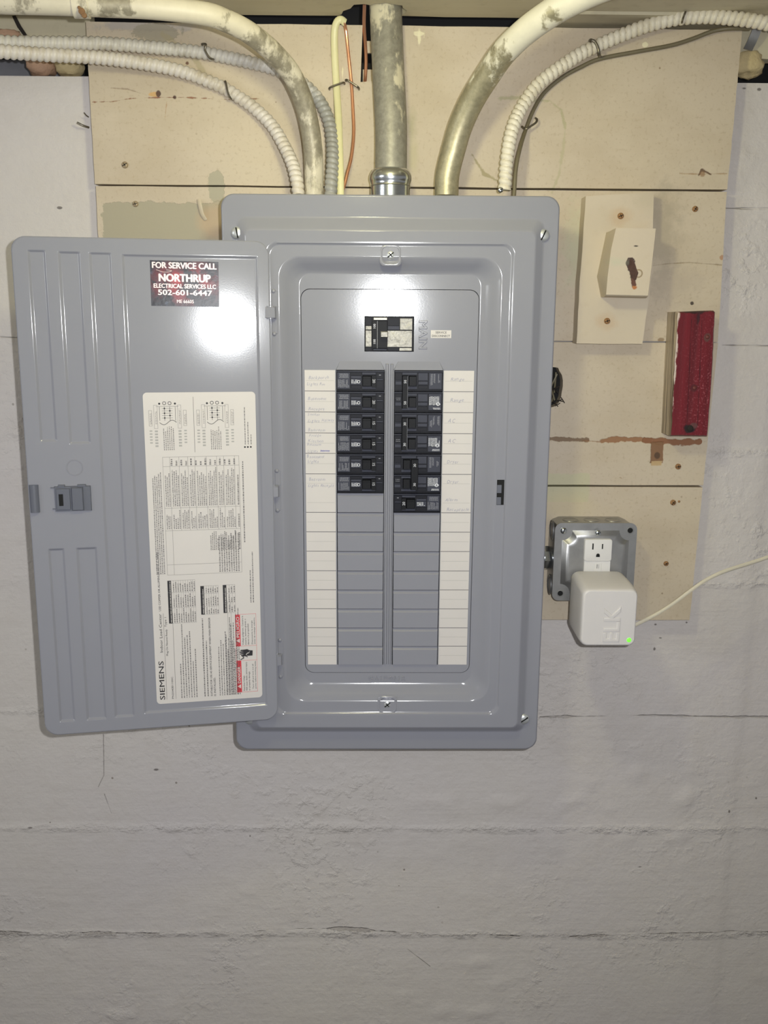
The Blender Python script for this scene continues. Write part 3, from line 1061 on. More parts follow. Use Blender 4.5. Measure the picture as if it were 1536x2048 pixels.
# orient outline counter-clockwise
ar = sum(front[i][0] * front[(i + 1) % len(front)][1] - front[(i + 1) % len(front)][0] * front[i][1] for i in range(len(front)))
if ar < 0:
    rings = [r[::-1] for r in rings]
m.loft(rings, M['block'], True, True, True)
m.obj('block', blk2, sharp=25)
ff = Frame((0, Y2 + .0003, 1.5), (1, 0, 0), (0, 0, 1))
m = MB()
g = ff.sub(*mm(1277, 547, Y2), 0)
m.lathe(g, [(5.2, -0.5), (5.2, 0.5), (3.6, 0.7), (3.4, -0.2)], M['tarnish'], 18, False, False)
m.obj('nail_head', blk2)
m = MB()
ax, az = mm(1266, 540, Y2)
hp = []
for k in range(16):
    a = 2 * math.pi * k / 16
    hp.append(((5.0 + rnd.uniform(-1.2, 1.2)) * math.cos(a), (12.5 + rnd.uniform(-1.8, 1.8)) * math.sin(a)))
m.prism(hp, -0.4, 0.8, ff.sub(ax, az, 0, 14), M['tornwood'])
tag(m.obj('torn_hole', blk2), 'dark torn hole with frayed wood')

red = thing('wood_block', at(1380, 872, 0.0), 'long worn red-painted wood block on the right edge of the boards', 'wood block')
Yr = -0.036
m = MB()
ol = poly_px([(1340, 872), (1346, 740), (1353, 624), (1428, 621), (1431, 624), (1426, 740), (1416, 873)], Yr)
if sum(ol[i][0] * ol[(i + 1) % len(ol)][1] - ol[(i + 1) % len(ol)][0] * ol[i][1] for i in range(len(ol))) < 0:
    ol = ol[::-1]
rings = []
rnd = random.Random(21)
jj = []
for i in range(len(ol)):
    for k in range(10):
        t = k / 10
        a, b = ol[i], ol[(i + 1) % len(ol)]
        jj.append((a[0] + (b[0] - a[0]) * t, a[1] + (b[1] - a[1]) * t, rnd.uniform(-.5, .5)))
cx = sum(p[0] for p in jj) / len(jj)
cz = sum(p[1] for p in jj) / len(jj)


def inset(p, d):
    vx, vz = p[0] - cx, p[1] - cz
    return (p[0] - math.copysign(d, vx) if abs(vx) > 12 else p[0], p[1] - math.copysign(d, vz) if abs(vz) > 50 else p[1])


for z, d, a in ((0, 0, 0.3), (12, 0, 0.5), (22, 0, 0.5), (33, 0, 0.4), (35.5, 1.6, 1)):
    rings.append([BF.w(inset(p, d)[0] + p[2] * a, inset(p, d)[1] + p[2] * a * .6, z) for p in jj])
m.loft(rings, M['red'], True, True, True)
m.obj('block', red, sharp=40)
fr_ = Frame((0, Yr, 1.5), (1, 0, 0), (0, 0, 1))
for (x, y, r) in ((1415, 674, 2.6), (1380, 857, 4.2), (1389, 776, 2.4)):
    screw(fr_, *mm(x, y, Yr), -0.6, r, 'nail_hole' if r > 4 else 'nail', red, M['voidwood_and_shade'] if r > 4 else M['redrust'], 0, False, False)

# ================================================================ THE PANEL
panel = thing('breaker_panel', (0, -0.05, 1.16), 'large grey electrical breaker panel with its door swung open on the wall', 'electrical panel')
S = M['steel']
m = MB()
for q in ((-186, 186, 330, 332), (-186, 186, -332, -330), (-186, -184, -330, 330), (184, 186, -330, 330)):
    m.box(PF, *q, -104, -1, S)
m.box(PF, -184, 184, -330, 330, -104, -102, S)
m.obj('enclosure', panel, sharp=30)


def ring(x0, x1, y0, y1, r, z, fr=PF, seg=8):
    return [fr.w(p[0], p[1], z) for p in rrect(x0, x1, y0, y1, r, seg)]


# the pressed cover: rim, raised field, door seat, sloping recess down to the dead front
prof = [  # half width, top, bottom, corner radius, height
    (190.5, 337.5, -337.5, 13, -11), (192.6, 339.4, -339.4, 15, -3), (192.2, 339.0, -339.0, 15, 0), (190.5, 337.3, -337.3, 14, 1.2),
    (176.0, 314.5, -314.5, 12, 1.6), (173.5, 311.8, -311.8, 10, 2.6), (165.5, 301.0, -304.5, 8, 12.0), (163.2, 298.4, -302.5, 7, 13.0),
    (141.3, 286.8, -286.8, 13, 13.2), (139.6, 285.0, -285.0, 12, 13.0), (138.2, 283.6, -283.6, 12, 10.6), (137.0, 282.4, -282.4, 12, 10.4),
    (127.5, 271.0, -269.8, 24, 10.4), (125.3, 268.8, -267.8, 23, 9.6), (119.0, 262.0, -261.0, 20, 3.5), (111.5, 256.5, -254.0, 17, -1.5), (107.0, 253.6, -250.4, 14, -3.6),
    (105.2, 252.0, -249.0, 13, -4.0), (103.9, 235.4, -236.6, 11, -4.0), (103.6, 235.1, -236.3, 11, -6.5)]
m = MB()
prof2 = [prof[0]]
for p, q in zip(prof[:-1], prof[1:]):
    L = abs(p[0] - q[0]) + abs(p[1] - q[1])
    if L > 6 and abs(p[4] - q[4]) < 1.3:     # guard rings on the flats
        for e in (0.6 / L, 1 - 0.6 / L):
            prof2.append(tuple(a + (b - a) * e for a, b in zip(p, q)))
    prof2.append(q)
m.loft([ring(-a, a, b, t, r, z) for a, t, b, r, z in prof2], S)
m.obj('cover', panel, sharp=50)
for i, (x, y) in enumerate(((-174.2, 296.2), (174.0, 296.0), (-174.0, -296.4), (174.0, -296.2))):
    screw(PF, x, y, 1.2, 7.2, 'cover_screw', panel, M['zinc'], (100, 65, 10, 35)[i], False)
for y, sgn in ((272.8, 1), (-273.6, -1)):
    m = MB()
    pr = [(12.5, 12.0, 9.6, 6), (11.6, 11.2, 10.6, 6), (10.6, 10.2, 10.9, 6), (9.4, 9.2, 10.5, 5.5), (8.2, 8.2, 8.0, 5), (7.2, 7.4, 7.2, 4.5)]
    rg = [ring(-a, a, y - b - 0.5, y + b - 0.5, r, z, PF, 6) for a, b, z, r in pr]
    m.loft(rg, S, True, False, True)
    m.obj('screw_pocket', panel, sharp=50)
    screw(PF, 0, y, 7.3, 5.4, 'cover_screw', panel, M['zinc'], 40)

# dead front plate, with openings for the main breaker and the two breaker columns
DFZ = -5.0
m = MB()
cols = [[(-63.0, -225.8), (-5.6, -225.8), (-5.6, 142.6), (-63.0, 142.6)], [(5.6, -225.8), (63.4, -225.8), (63.4, 142.6), (5.6, 142.6)]]
mainw = [(-29.6, 164.0), (28.3, 164.0), (28.3, 204.6), (-29.6, 204.6)]
m.prism(rrect(-103.2, 103.2, -235.9, 234.7, 10.8, 8), -1.2, 1.0, PF.sub(0, 0, DFZ), S, holes=cols + [mainw])
# pressed shoulders above the breaker columns and the ridge between them
for x0, x1 in ((-62.4, -6.6), (5.8, 62.8)):
    m.add([PF.w(x0, 142.6, DFZ + 2.9), PF.w(x1, 142.6, DFZ + 2.9), PF.w(x1 - 4, 152.5, DFZ + 1.05), PF.w(x0 + 4, 152.5, DFZ + 1.05), PF.w(x0 - 1.2, 142.6, DFZ + 1.0), PF.w(x1 + 1.2, 142.6, DFZ + 1.0)],
          [(0, 1, 2, 3), (4, 0, 3), (1, 5, 2)], S)
for x0, x1 in ((-4.6, -1.2), (1.2, 4.4)):
    m.box(PF, x0, x1, -224.8, 150, DFZ + 1, DFZ + 3.6, S, 0.8)
m.obj('dead_front', panel, sharp=30)
m = MB()
m.box(PF, -66, 66, -228, 206, -46, -44, M['hole'])
m.obj('interior_back', panel)
# "MAIN" pressed into the plate, and the maker's stamp below
m = MB()
fm = PF.sub(0, 0, DFZ + 1.0)
g = fm.sub(38.6, 200.0, 0, -90)
text3d(m, g, 'MAIN', 0, -4.2, 13.2, S, 1.1, 33)
m.obj('pressed_word', panel)
m = MB()
text3d(m, PF.sub(0, 0, -4.0), 'GA1D061R', -24, -246.6, 7.6, S, 0.8, 47, spacing=1.25)
m.obj('pressed_stamp', panel)
# white service label
m = MB()
m.box(fm, 48.0, 72.0, 180.0, 189.0, 0, 0.2, M['paper'])
m.text(fm, 'SERVICE', 60, 185.2, 3.6, M['ink'], 0.3, width=13, bold=0.01, align='c')
m.text(fm, 'DISCONNECT', 60, 181.2, 3.6, M['ink'], 0.3, width=21, bold=0.01, align='c')
tag(m.obj('service_label', panel), 'white sticker reading SERVICE DISCONNECT')

# ---------------------------------------------------------------- circuit directory strips (paper) with handwriting
ROW = [142.2, 117.6, 92.8, 67.7, 43.1, 18.2, -5.1, -29.2, -53.5, -78.0, -102.8, -127.2, -151.7, -176.5, -200.8, -225.4]


def hand(m, fr, s, x, y, size, w, seed, mat='pen', z=0.45):
    """pen writing: each letter set on its own wobbling baseline"""
    rn = random.Random(seed)
    W = sum((text_geo(c, -0.009, 0.28, 2)[2] + 0.11) if c != ' ' else 0.3 for c in s) - 0.11
    sx = w / W
    cxx = 0.0
    for ch in s:
        if ch != ' ':
            g = fr.sub(x + cxx * sx, y + rn.uniform(-.35, .35), 0, rn.uniform(-9, 9))
            tv, tf, tw = text_geo(ch, -0.009, 0.28, 2)
            k = rn.uniform(0.88, 1.1)
            if tv:
                m.add([g.w(p[0] * sx, p[1] * size * k, z) for p in tv], tf, M[mat])
            cxx += tw + 0.11
        else:
            cxx += 0.3


def strip(x0, x1, name, words, seed):
    fs = PF.sub(0, 0, DFZ + 1.0)
    m = MB()
    m.box(fs, x0, x1, ROW[-1], ROW[0], 0, 0.35, M['paper'])
    for k, y in enumerate(ROW):
        if 0 < k < len(ROW) - 1 and k != 6:
            m.rect(fs, x0, x1, y - 0.35, y + 0.35, 0.42, M['paper_edge'])
        if k < len(ROW) - 1:
            ym = (ROW[k] + ROW[k + 1]) / 2
            m.rect(fs, x0 + 1.5, x1 - 1.5, ym - 0.14, ym + 0.14, 0.42, M['paper_line'])
    o = m.obj('directory_strip', panel)
    tag(o, name)
    for i, (s, x, y, size, w, mt) in enumerate(words):
        m = MB()
        hand(m, fs, s, x, y, size, w, seed + i, mt, 0.46)
        tag(m.obj('handwriting', o), 'pen-written words ' + s)


strip(-100.2, -64.2, 'white paper directory strip left of the breakers', [
    ('Backporch', -95.5, 131.5, 5.4, 24, 'pen'), ('Lights Rm', -97.5, 124.3, 5.0, 21, 'pen'),
    ('Basement', -96.5, 107.0, 5.2, 22, 'pen'), ('Recepts', -96, 94.8, 5.2, 19, 'pen'),
    ('Smokes', -97, 88.5, 4.4, 14, 'pen'), ('Lights', -97, 80.3, 5.2, 14, 'pen'), ('Hallway', -80.5, 81.4, 5.2, 15, 'pen'), ('Bathroom', -96.5, 69.5, 5.2, 20, 'pen'),
    ('Fridge', -95.5, 63.4, 4.4, 14, 'pen'), ('Kitchen', -96.8, 56.6, 5.0, 18, 'pen'), ('Basement', -98, 52.4, 4.2, 17, 'pen'), ('Lights', -97.5, 44.4, 5.0, 12, 'pen'), ('Bathroom', -82.5, 44.8, 4.0, 11, 'pen_dark'),
    ('Basement', -98.5, 37.5, 5.2, 21, 'pen'), ('Lights', -97.5, 31.6, 5.2, 13, 'pen'),
    ('Bedroom', -96, 9.8, 5.2, 19, 'pen'), ('Lights Recepts', -97.5, 2.2, 5.2, 31, 'pen')], 10)
strip(64.2, 100.0, 'white paper directory strip right of the breakers', [
    ('Range', 72.5, 130.5, 5.6, 16, 'pen'), ('Range', 72.5, 105.8, 5.6, 16, 'pen'),
    ('A C', 70, 80.8, 6.4, 9, 'pen'), ('A C', 70.5, 56.8, 6.4, 9, 'pen'),
    ('Dryer', 70, 31.5, 5.8, 14, 'pen'), ('Dryer', 70.5, 7.2, 5.8, 14, 'pen'),
    ('Alarm', 68.5, -14.8, 5.6, 15, 'pen'), ('Receptacle', 71, -27.0, 5.6, 27, 'pen')], 60)
# scored-out word
m = MB()
m.box(PF.sub(0, 0, DFZ + 1.0), -82, -71, 46.1, 46.7, 0.45, 0.6, M['pen_dark'])
tag(m.obj('pen_stroke', bpy.data.objects['directory_strip']), 'purple pen stroke through a word')

# ---------------------------------------------------------------- breakers


def bars(m, fr, x0, x1, y0, y1, n, seed, mat, z, vertical=True, frac=0.55):
    """columns of unreadably small rotated print: short dashes in each line"""
    rn = random.Random(seed)
    for i in range(n):
        if vertical:
            a = x0 + (x1 - x0) * i / n
            b = a + (x1 - x0) / n * frac
            y = y0 + rn.uniform(0, 0.12) * (y1 - y0)
            while y < y1 - 0.3:
                L = min(rn.uniform(0.5, 1.6), y1 - y)
                m.rect(fr, a, b, y, y + L, z, mat)
                y += L + rn.uniform(0.22, 0.45)
                if rn.random() < 0.06:
                    break
        else:
            a = y0 + (y1 - y0) * i / n
            b = a + (y1 - y0) / n * frac
            x = x0 + rn.uniform(0, 0.1) * (x1 - x0)
            while x < x1 - 0.3:
                L = min(rn.uniform(0.6, 1.8), x1 - x)
                m.rect(fr, x, x + L, a, b, z, mat)
                x += L + rn.uniform(0.25, 0.5)


def breaker_body(m, x0, x1, y0, y1, flip):
    """one pole: moulded case with its recessed and raised fields; flip mirrors left to right"""
    W, H = x1 - x0, y1 - y0
    X = (lambda f: x1 - f * W) if flip else (lambda f: x0 + f * W)

    def bx(fa, fb, ga, gb, z0, z1, mat, tp=0.0):
        a, b = sorted((X(fa), X(fb)))
        m.box(PF, a, b, y0 + ga * H, y0 + gb * H, z0, z1, mat, tp)
    B0, Fc = M['breaker'], M['breaker_face']
    m.box(PF, x0 + .3, x1 - .3, y0 + .35, y1 - .35, -40, -2.2, B0)
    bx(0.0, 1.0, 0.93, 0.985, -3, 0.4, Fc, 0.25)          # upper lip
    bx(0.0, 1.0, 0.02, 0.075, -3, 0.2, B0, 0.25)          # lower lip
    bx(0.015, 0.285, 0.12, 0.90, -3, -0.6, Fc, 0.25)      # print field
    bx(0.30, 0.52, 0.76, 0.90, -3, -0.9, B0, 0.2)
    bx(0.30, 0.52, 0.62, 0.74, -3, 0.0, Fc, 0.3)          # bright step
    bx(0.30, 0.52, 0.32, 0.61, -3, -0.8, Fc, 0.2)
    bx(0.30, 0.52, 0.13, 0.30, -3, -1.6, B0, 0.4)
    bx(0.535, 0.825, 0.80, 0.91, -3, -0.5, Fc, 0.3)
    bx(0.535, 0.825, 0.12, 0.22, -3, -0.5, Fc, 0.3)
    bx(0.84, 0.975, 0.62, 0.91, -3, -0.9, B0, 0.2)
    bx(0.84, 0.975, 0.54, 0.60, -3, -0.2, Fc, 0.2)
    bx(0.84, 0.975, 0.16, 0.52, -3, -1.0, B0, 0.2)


def rating(m, s, x, y, size=3.6):
    g = PF.sub(x, y, 0, -90)
    m.text(g, s, 0, -size * 0.35, size, M['print_white'], 0.0, bold=0.012, align='c')


def single_breaker(row, amps, left, lab):
    y1, y0 = ROW[row], ROW[row + 1]
    if left:
        x0, x1 = -62.6, -6.2
        flip = False
    else:
        x0, x1 = 6.0, 62.8
        flip = True
    W, H = x1 - x0, y1 - y0
    X = (lambda f: x1 - f * W) if flip else (lambda f: x0 + f * W)
    m = MB()
    breaker_body(m, x0, x1, y0, y1, flip)
    b = m.obj('circuit_breaker', panel, sharp=30)
    tag(b, lab)
    m = MB()
    a, c = sorted((X(0.54), X(0.735)))
    m.box(PF, a, c, y0 + .25 * H, y0 + .76 * H, -3, 5.0, M['toggle'], 0.9)
    a2, c2 = sorted((X(0.735), X(0.83)))
    m.box(PF, a2, c2, y0 + .17 * H, y0 + .78 * H, -3, 1.2, M['toggle'], 0.3)
    m.box(PF, a + 1.2, c - 1.2, y0 + .62 * H, y0 + .66 * H, 4.6, 5.6, M['toggle'], 0.2)
    m.obj('toggle', b, sharp=30)
    m = MB()
    g = PF.sub(X(0.785), y0 + 0.5 * H, 1.45, -90 if left else 90)
    m.text(g, amps, 0, -1.6, 4.6, M['print_white'], 0.0, bold=0.012, align='c')
    m.obj('amp_rating', b)
    m = MB()
    sd = row * 7 + (0 if left else 50)
    p0, p1 = sorted((X(0.035), X(0.27)))
    bars(m, PF, p0, p1, y0 + .16 * H, y0 + .56 * H, 10, sd, M['print_grey'], -0.45)
    bars(m, PF, p0 + 1, p1 - 1, y0 + .64 * H, y0 + .86 * H, 5, sd + 1, M['print_grey'], -0.45, False)
    p0, p1 = sorted((X(0.315), X(0.50)))
    bars(m, PF, p0, p1 - 3.2 if left else p1, y0 + .36 * H, y0 + .56 * H, 5, sd + 2, M['print_white'], -0.65)
    cxm = p1 - 2.0 if left else p0 + 2.0
    m.lathe(PF.sub(cxm, y0 + .46 * H, -0.65), [(1.9, 0), (1.2, 0)], M['print_white'], 14, False, False)
    p0, p1 = sorted((X(0.89), X(0.93)))
    m.rect(PF, p0, p1, y0 + .76 * H, y0 + .80 * H, -0.75, M['print_grey'])
    tag(m.obj('fine_print', b), 'rows of tiny pale print', None, None, 'stuff')
    return b


def double_breaker(row, amps, bar_in, lab):
    """two poles tied by one handle bar; bar_in: the bar is on the side towards the panel's centre"""
    x0, x1 = 6.0, 62.8
    W = x1 - x0
    yt, ym, yb = ROW[row], ROW[row + 1], ROW[row + 2]
    m = MB()
    for (y1, y0) in ((yt, ym), (ym, yb)):
        H = y1 - y0
        m.box(PF, x0 + .3, x1 - .3, y0 + .35, y1 - .35, -40, -2.2, M['breaker'])

        def bx(fa, fb, ga, gb, z1, mat, tp=0.25):
            m.box(PF, x0 + fa * W, x0 + fb * W, y0 + ga * H, y0 + gb * H, -3, z1, mat, tp)
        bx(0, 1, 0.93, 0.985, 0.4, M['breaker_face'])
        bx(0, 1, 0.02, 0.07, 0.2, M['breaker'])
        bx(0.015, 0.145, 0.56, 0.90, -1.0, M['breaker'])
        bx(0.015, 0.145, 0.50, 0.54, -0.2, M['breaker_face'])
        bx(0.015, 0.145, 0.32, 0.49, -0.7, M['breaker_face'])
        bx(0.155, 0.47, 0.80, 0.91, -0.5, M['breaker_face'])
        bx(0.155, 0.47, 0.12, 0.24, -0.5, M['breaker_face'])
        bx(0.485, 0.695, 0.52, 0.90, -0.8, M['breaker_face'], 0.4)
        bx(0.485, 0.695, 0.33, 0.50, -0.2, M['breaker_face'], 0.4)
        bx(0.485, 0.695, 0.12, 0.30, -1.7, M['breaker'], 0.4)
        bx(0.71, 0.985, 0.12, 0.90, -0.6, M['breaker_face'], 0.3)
    b = m.obj('double_breaker', panel, sharp=30)
    tag(b, lab)
    m = MB()
    H = yt - ym
    if bar_in:
        ba, bb, ha, hb = 0.155, 0.275, 0.29, 0.455
    else:
        ba, bb, ha, hb = 0.355, 0.515, 0.19, 0.345
    m.box(PF, x0 + ba * W, x0 + bb * W, yb + .20 * H, yt - .22 * H, 1.0, 6.0, M['toggle'], 0.7)
    m.box(PF, x0 + ba * W + .5, x0 + bb * W - .5, yb + .25 * H, yt - .25 * H, -3, 2.0, M['toggle'])
    for (y1, y0) in ((yt, ym), (ym, yb)):
        m.box(PF, x0 + ha * W, x0 + hb * W, y0 + .27 * H, y0 + .76 * H, -3, 4.6, M['toggle'], 0.8)
    if bar_in:
        m.rect(PF, x0 + bb * W - .55, x0 + bb * W - .25, yb + .24 * H, yt - .25 * H, 5.6, M['print_grey'])
    m.obj('handle_bar', b, sharp=30)
    for (y1, y0) in ((yt, ym), (ym, yb)):
        m = MB()
        g = PF.sub(x0 + (ba + bb) / 2 * W, y0 + 0.49 * H, 6.1, 90)
        m.text(g, amps, 0, -1.5, 4.2, M['print_white'], 0.0, bold=0.012, align='c')
        m.obj('amp_rating', b)
    m = MB()
    sd = 100 + row * 9
    H = yt - ym
    bars(m, PF, x0 + .75 * W, x0 + .80 * W, ym + .30 * H, ym + .86 * H, 2, sd, M['print_grey'], -0.45)
    bars(m, PF, x0 + .81 * W, x0 + .85 * W, ym + .40 * H, ym + .86 * H, 2, sd + 5, M['print_grey'], -0.45)
    bars(m, PF, x0 + .905 * W, x0 + .955 * W, ym + .40 * H, ym + .84 * H, 2, sd + 1, M['print_grey'], -0.45)
    bars(m, PF, x0 + .725 * W, x0 + .97 * W, yb + .36 * H, yb + .78 * H, 9, sd + 2, M['print_white'], -0.45)
    m.lathe(PF.sub(x0 + .91 * W, yb + .42 * H, -0.4), [(2.2, 0), (1.3, 0)], M['print_white'], 14, False, False)
    bars(m, PF, x0 + .80 * W, x0 + .96 * W, yb + .16 * H, yb + .26 * H, 2, sd + 3, M['print_white'], -0.45, False)
    bars(m, PF, x0 + .03 * W, x0 + .13 * W, yb + .60 * H, yb + .76 * H, 2, sd + 4, M['print_grey'], -0.8, False, 0.3)
    tag(m.obj('fine_print', b), 'blocks of tiny pale print', None, None, 'stuff')


left_amps = ['20', '20', '15', '15', '15', '15']
names = ['top', 'second', 'third', 'fourth', 'fifth', 'bottom']
for i, a in enumerate(left_amps):
    single_breaker(i, a, True, f'black single-pole breaker marked {a}, {names[i]} of the left column')
double_breaker(0, '50', True, 'black double-pole breaker marked 50 at the top of the right column')
double_breaker(2, '30', True, 'black double-pole breaker marked 30 with its bar at the inner side')
double_breaker(4, '30', False, 'black double-pole breaker marked 30 with its bar at the outer side')
single_breaker(6, '20', False, 'black single-pole breaker marked 20 below the double breakers')


# blank filler plates below the breakers
def filler(x0, x1, y0, y1):
    m = MB()
    m.box(PF, x0, x1, y0 + .3, y1 - .3, -9, -3.2, S, 0.2)
    z = -3.2
    P = [(x0 + .2, y1 - .8, z - 1.4), (x1 - .2, y1 - .8, z - 1.4), (x1 - .6, y1 - 4.2, -1.2), (x0 + .6, y1 - 4.2, -1.2), (x1 - .5, y0 + .6, -1.6), (x0 + .5, y0 + .6, -1.6),
         (x0 + .1, y0 + .4, z - .2), (x1 - .1, y0 + .4, z - .2)]
    m.add([PF.w(*p) for p in P], [(3, 2, 1, 0), (5, 4, 2, 3), (6, 7, 4, 5), (0, 6, 5, 3), (1, 2, 4, 7)], S)
    m.obj('filler_plate', panel, sharp=20)


for k in range(6, 15):
    filler(-62.4, -6.0, ROW[k + 1], ROW[k])
for k in range(7, 15):
    filler(6.2, 62.8, ROW[k + 1], ROW[k])


# ---------------------------------------------------------------- main breaker
def mp(x, y):
    """a spot on the main breaker, measured in its own face: 0..730 across, 0..530 down"""
    return -29.1 + x / 730 * 57.0, 204.2 - y / 530 * 39.8


def mbox(m, x0, y0, x1, y1, z0, z1, mat, tp=0.2):
    a, b = mp(x0, y0), mp(x1, y1)
    m.box(PF, a[0], b[0], b[1], a[1], z0, z1, mat, tp)


m = MB()
mbox(m, 0, 0, 730, 530, -40, -5.5, M['black'])
mbox(m, 5, 5, 100, 135, -7, -2.6, M['breaker'])
mbox(m, 125, 12, 335, 58, -7, -2.0, M['white_plastic'], 0.6)
mbox(m, 340, 20, 515, 138, -7, -2.4, M['breaker'])
mbox(m, 340, 142, 515, 200, -7, -2.0, M['breaker_face'])
mbox(m, 5, 470, 100, 526, -7, -2.6, M['breaker'])
mbox(m, 118, 488, 335, 522, -7, -1.6, M['breaker_face'], 0.6)
mbox(m, 345, 470, 510, 526, -7, -2.6, M['breaker'])
mbox(m, 105, 66, 335, 482, -7, -2.8, M['black'])
mainb = m.obj('main_breaker', panel, sharp=30)
tag(mainb, 'wide main breaker marked 100 with silvery plates for the flash reflection, above the two columns')
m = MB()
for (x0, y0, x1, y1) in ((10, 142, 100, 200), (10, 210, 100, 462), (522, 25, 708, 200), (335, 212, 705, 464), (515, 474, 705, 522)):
    mbox(m, x0, y0, x1, y1, -6, -1.5, M['flash_silver'], 0.25)  # silver plates drawn where the black plastic mirrors the flash
tag(m.obj('flash_reflection_plate', mainb), 'crinkled silvery plates standing in for the flash reflected on black plastic')
m = MB()
mbox(m, 190, 66, 335, 482, -3, 0.5, M['toggle'], 0.4)
mbox(m, 108, 66, 182, 482, -3, -0.6, M['toggle'], 0.3)
m.obj('toggle', mainb)
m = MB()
mbox(m, 230, 222, 345, 318, 0.0, 9.0, M['flash_silver'], 1.0)  # silver here is the flash reflection put into the colour
tag(m.obj('toggle_tip', mainb), 'tip of the main handle, its flash reflection coloured silver')
m = MB()
a, b = mp(184, 66), mp(188, 482)
m.rect(PF, a[0], b[0], b[1], a[1], -0.4, M['print_white'])
for yy in (145, 380):
    q = mp(145, yy)
    m.text(PF.sub(q[0], q[1], -0.5, 90), '100', 0, -1.2, 4.0, M['print_white'], 0, bold=0.012, align='c')
m.obj('amp_rating', mainb)

# latch slot in the cover's right side, hinges on the left
m = MB()
m.box(PF, 129.3, 138.0, -16.4, 14.2, 10.3, 10.75, M['hole'])
m.box(PF, 129.5, 134.8, -1.8, 8.0, 10.6, 10.95, M['steel_dark'])
m.box(PF, 129.5, 134.6, -16.0, -7.0, 10.6, 10.95, M['steel_dark'])
tag(m.obj('latch_slot', panel), 'narrow dark latch slot in the cover')
for y in (208.0, 0.0, -212.0):
    m = MB()
    m.lathe(Frame(PF.w(-137.2, y - 7.0, 13.0), (1, 0, 0), (0, -1, 0)), [(4.8, 0), (4.8, 0.1)], S, 16, False, False)
    rg = []
    for zz in (y - 7.2, y + 7.2):
        rg.append([PF.w(-137.2 + 5.0 * math.cos(a), zz, 13.0 + 5.0 * math.sin(a)) for a in [2 * math.pi * j / 18 for j in range(18)]])
    m.loft(rg[::-1], S, True, True, True)
    m.box(PF, -143.5, -130.5, y - 7.0, y + 7.0, 13.0, 18.6, S, 1.2)
    m.box(PF, -137.2, -129.5, y - 7.0, y + 7.0, 9.8, 11.4, S, 0.3)
    m.obj('hinge', panel, sharp=40)
    # pressed notch in the cover beside the hinge
    m = MB()
    for s in (-1, 1):
        m.lathe(PF.sub(-133.5, y + 24 * s, 10.4), [(2.6, 0), (2.2, 1.2), (1.0, 1.9), (0.05, 2.0)], S, 12)
    m.box(PF, -136.0, -129.2, y - 24, y + 24, 10.2, 10.9, S, 0.5)
    m.obj('hinge_seat', panel, sharp=50)


# ---------------------------------------------------------------- the open door
def build_door():
    panels = [(-258.5, -239.5, 64, 273), (-227, -203.5, 61, 272), (-258.0, -239.5, -271, -58.5), (-227, -203.5, -271, -58.5),
              (-194.5, -170.8, -270, 271.5), (-160, -11.5, -267.5, 270)]
    sl, dep = 3.0, 2.2
    x0, x1, y0, y1, R = -273.6, 0.0, -285.5, 285.5, 15.0
    xs = {x0, x1}
    ys = {y0, y1}
    for k in range(1, 7):
        xs |= {x0 + R * k / 6, x1 - R * k / 6}
        ys |= {y0 + R * k / 6, y1 - R * k / 6}
    for a, b, c, d in panels:
        for e in (0, 0.25, 0.75, 1.0):
            xs |= {a + sl * e, b - sl * e}
            ys |= {c + sl * e, d - sl * e}
        for e in (-0.5, sl + 0.5):           # narrow guard strips keep the flats flat
            xs |= {a + e, b - e}
            ys |= {c + e, d - e}
    ys |= {k * 30.0 for k in range(-9, 10)}
    xs = sorted(xs)
    ys = sorted(ys)

    def hgt(x, y):
        best = 0.0
        for a, b, c, d in panels:
            t = min(x - a, b - x, y - c, d - y) / sl
            if t > 0:
                t = min(1, t)
                t = t * t * (3 - 2 * t)
                best = min(best, -dep * t)
        return best

    def rnd_corner(x, y):
        cx = min(max(x, x0 + R), x1 - R)
        cy = min(max(y, y0 + R), y1 - R)
        dx, dy = x - cx, y - cy
        if dx and dy:
            L = math.hypot(dx, dy)
            k = max(abs(dx), abs(dy))
            return cx + dx / L * k, cy + dy / L * k
        return x, y
    nx, ny = len(xs), len(ys)
    vs = []
    for y in ys:
        for x in xs:
            a, b = rnd_corner(x, y)
            vs.append(DF.w(a, b, hgt(x, y)))
    fs = [(j * nx + i, j * nx + i + 1, (j + 1) * nx + i + 1, (j + 1) * nx + i) for j in range(ny - 1) for i in range(nx - 1)]
    m = MB()
    m.add(vs, fs, S)
    # turned-back edge all round, and the back sheet
    per = rrect(x0, x1, y0, y1, R, 8)
    r1 = [DF.w(p[0], p[1], 0) for p in per]
    cxx, cyy = (x0 + x1) / 2, 0

    def grow(p, d):
        return (p[0] + math.copysign(d, p[0] - cxx) * min(1, abs(p[0] - cxx) / 120), p[1] + math.copysign(d, p[1] - cyy) * min(1, abs(p[1]) / 260))
    r2 = [DF.w(*grow(p, 0.9), -0.6) for p in per]
    r3 = [DF.w(*grow(p, 1.2), -2.0) for p in per]
    r4 = [DF.w(*grow(p, 0.6), -8.0) for p in per]
    r5 = [DF.w(*grow(p, -1.0), -8.0) for p in per]
    r6 = [DF.w(*grow(p, -1.6), -3.4) for p in per]
    m.loft([r6, r5, r4, r3, r2, r1], S, True, True, False)
    # stamped circle
    o = m.obj('door', panel, sharp=40)
    tag(o, 'open grey door with long pressed ribs and stickers')
    return o


door = build_door()
m = MB()
m.lathe(DF.sub(-223.0, 34.5, 0.0), [(9.2, 0.0), (9.0, 0.5), (8.3, 0.5), (8.1, -0.05)], S, 26, False, False)
m.obj('stamped_ring', door)
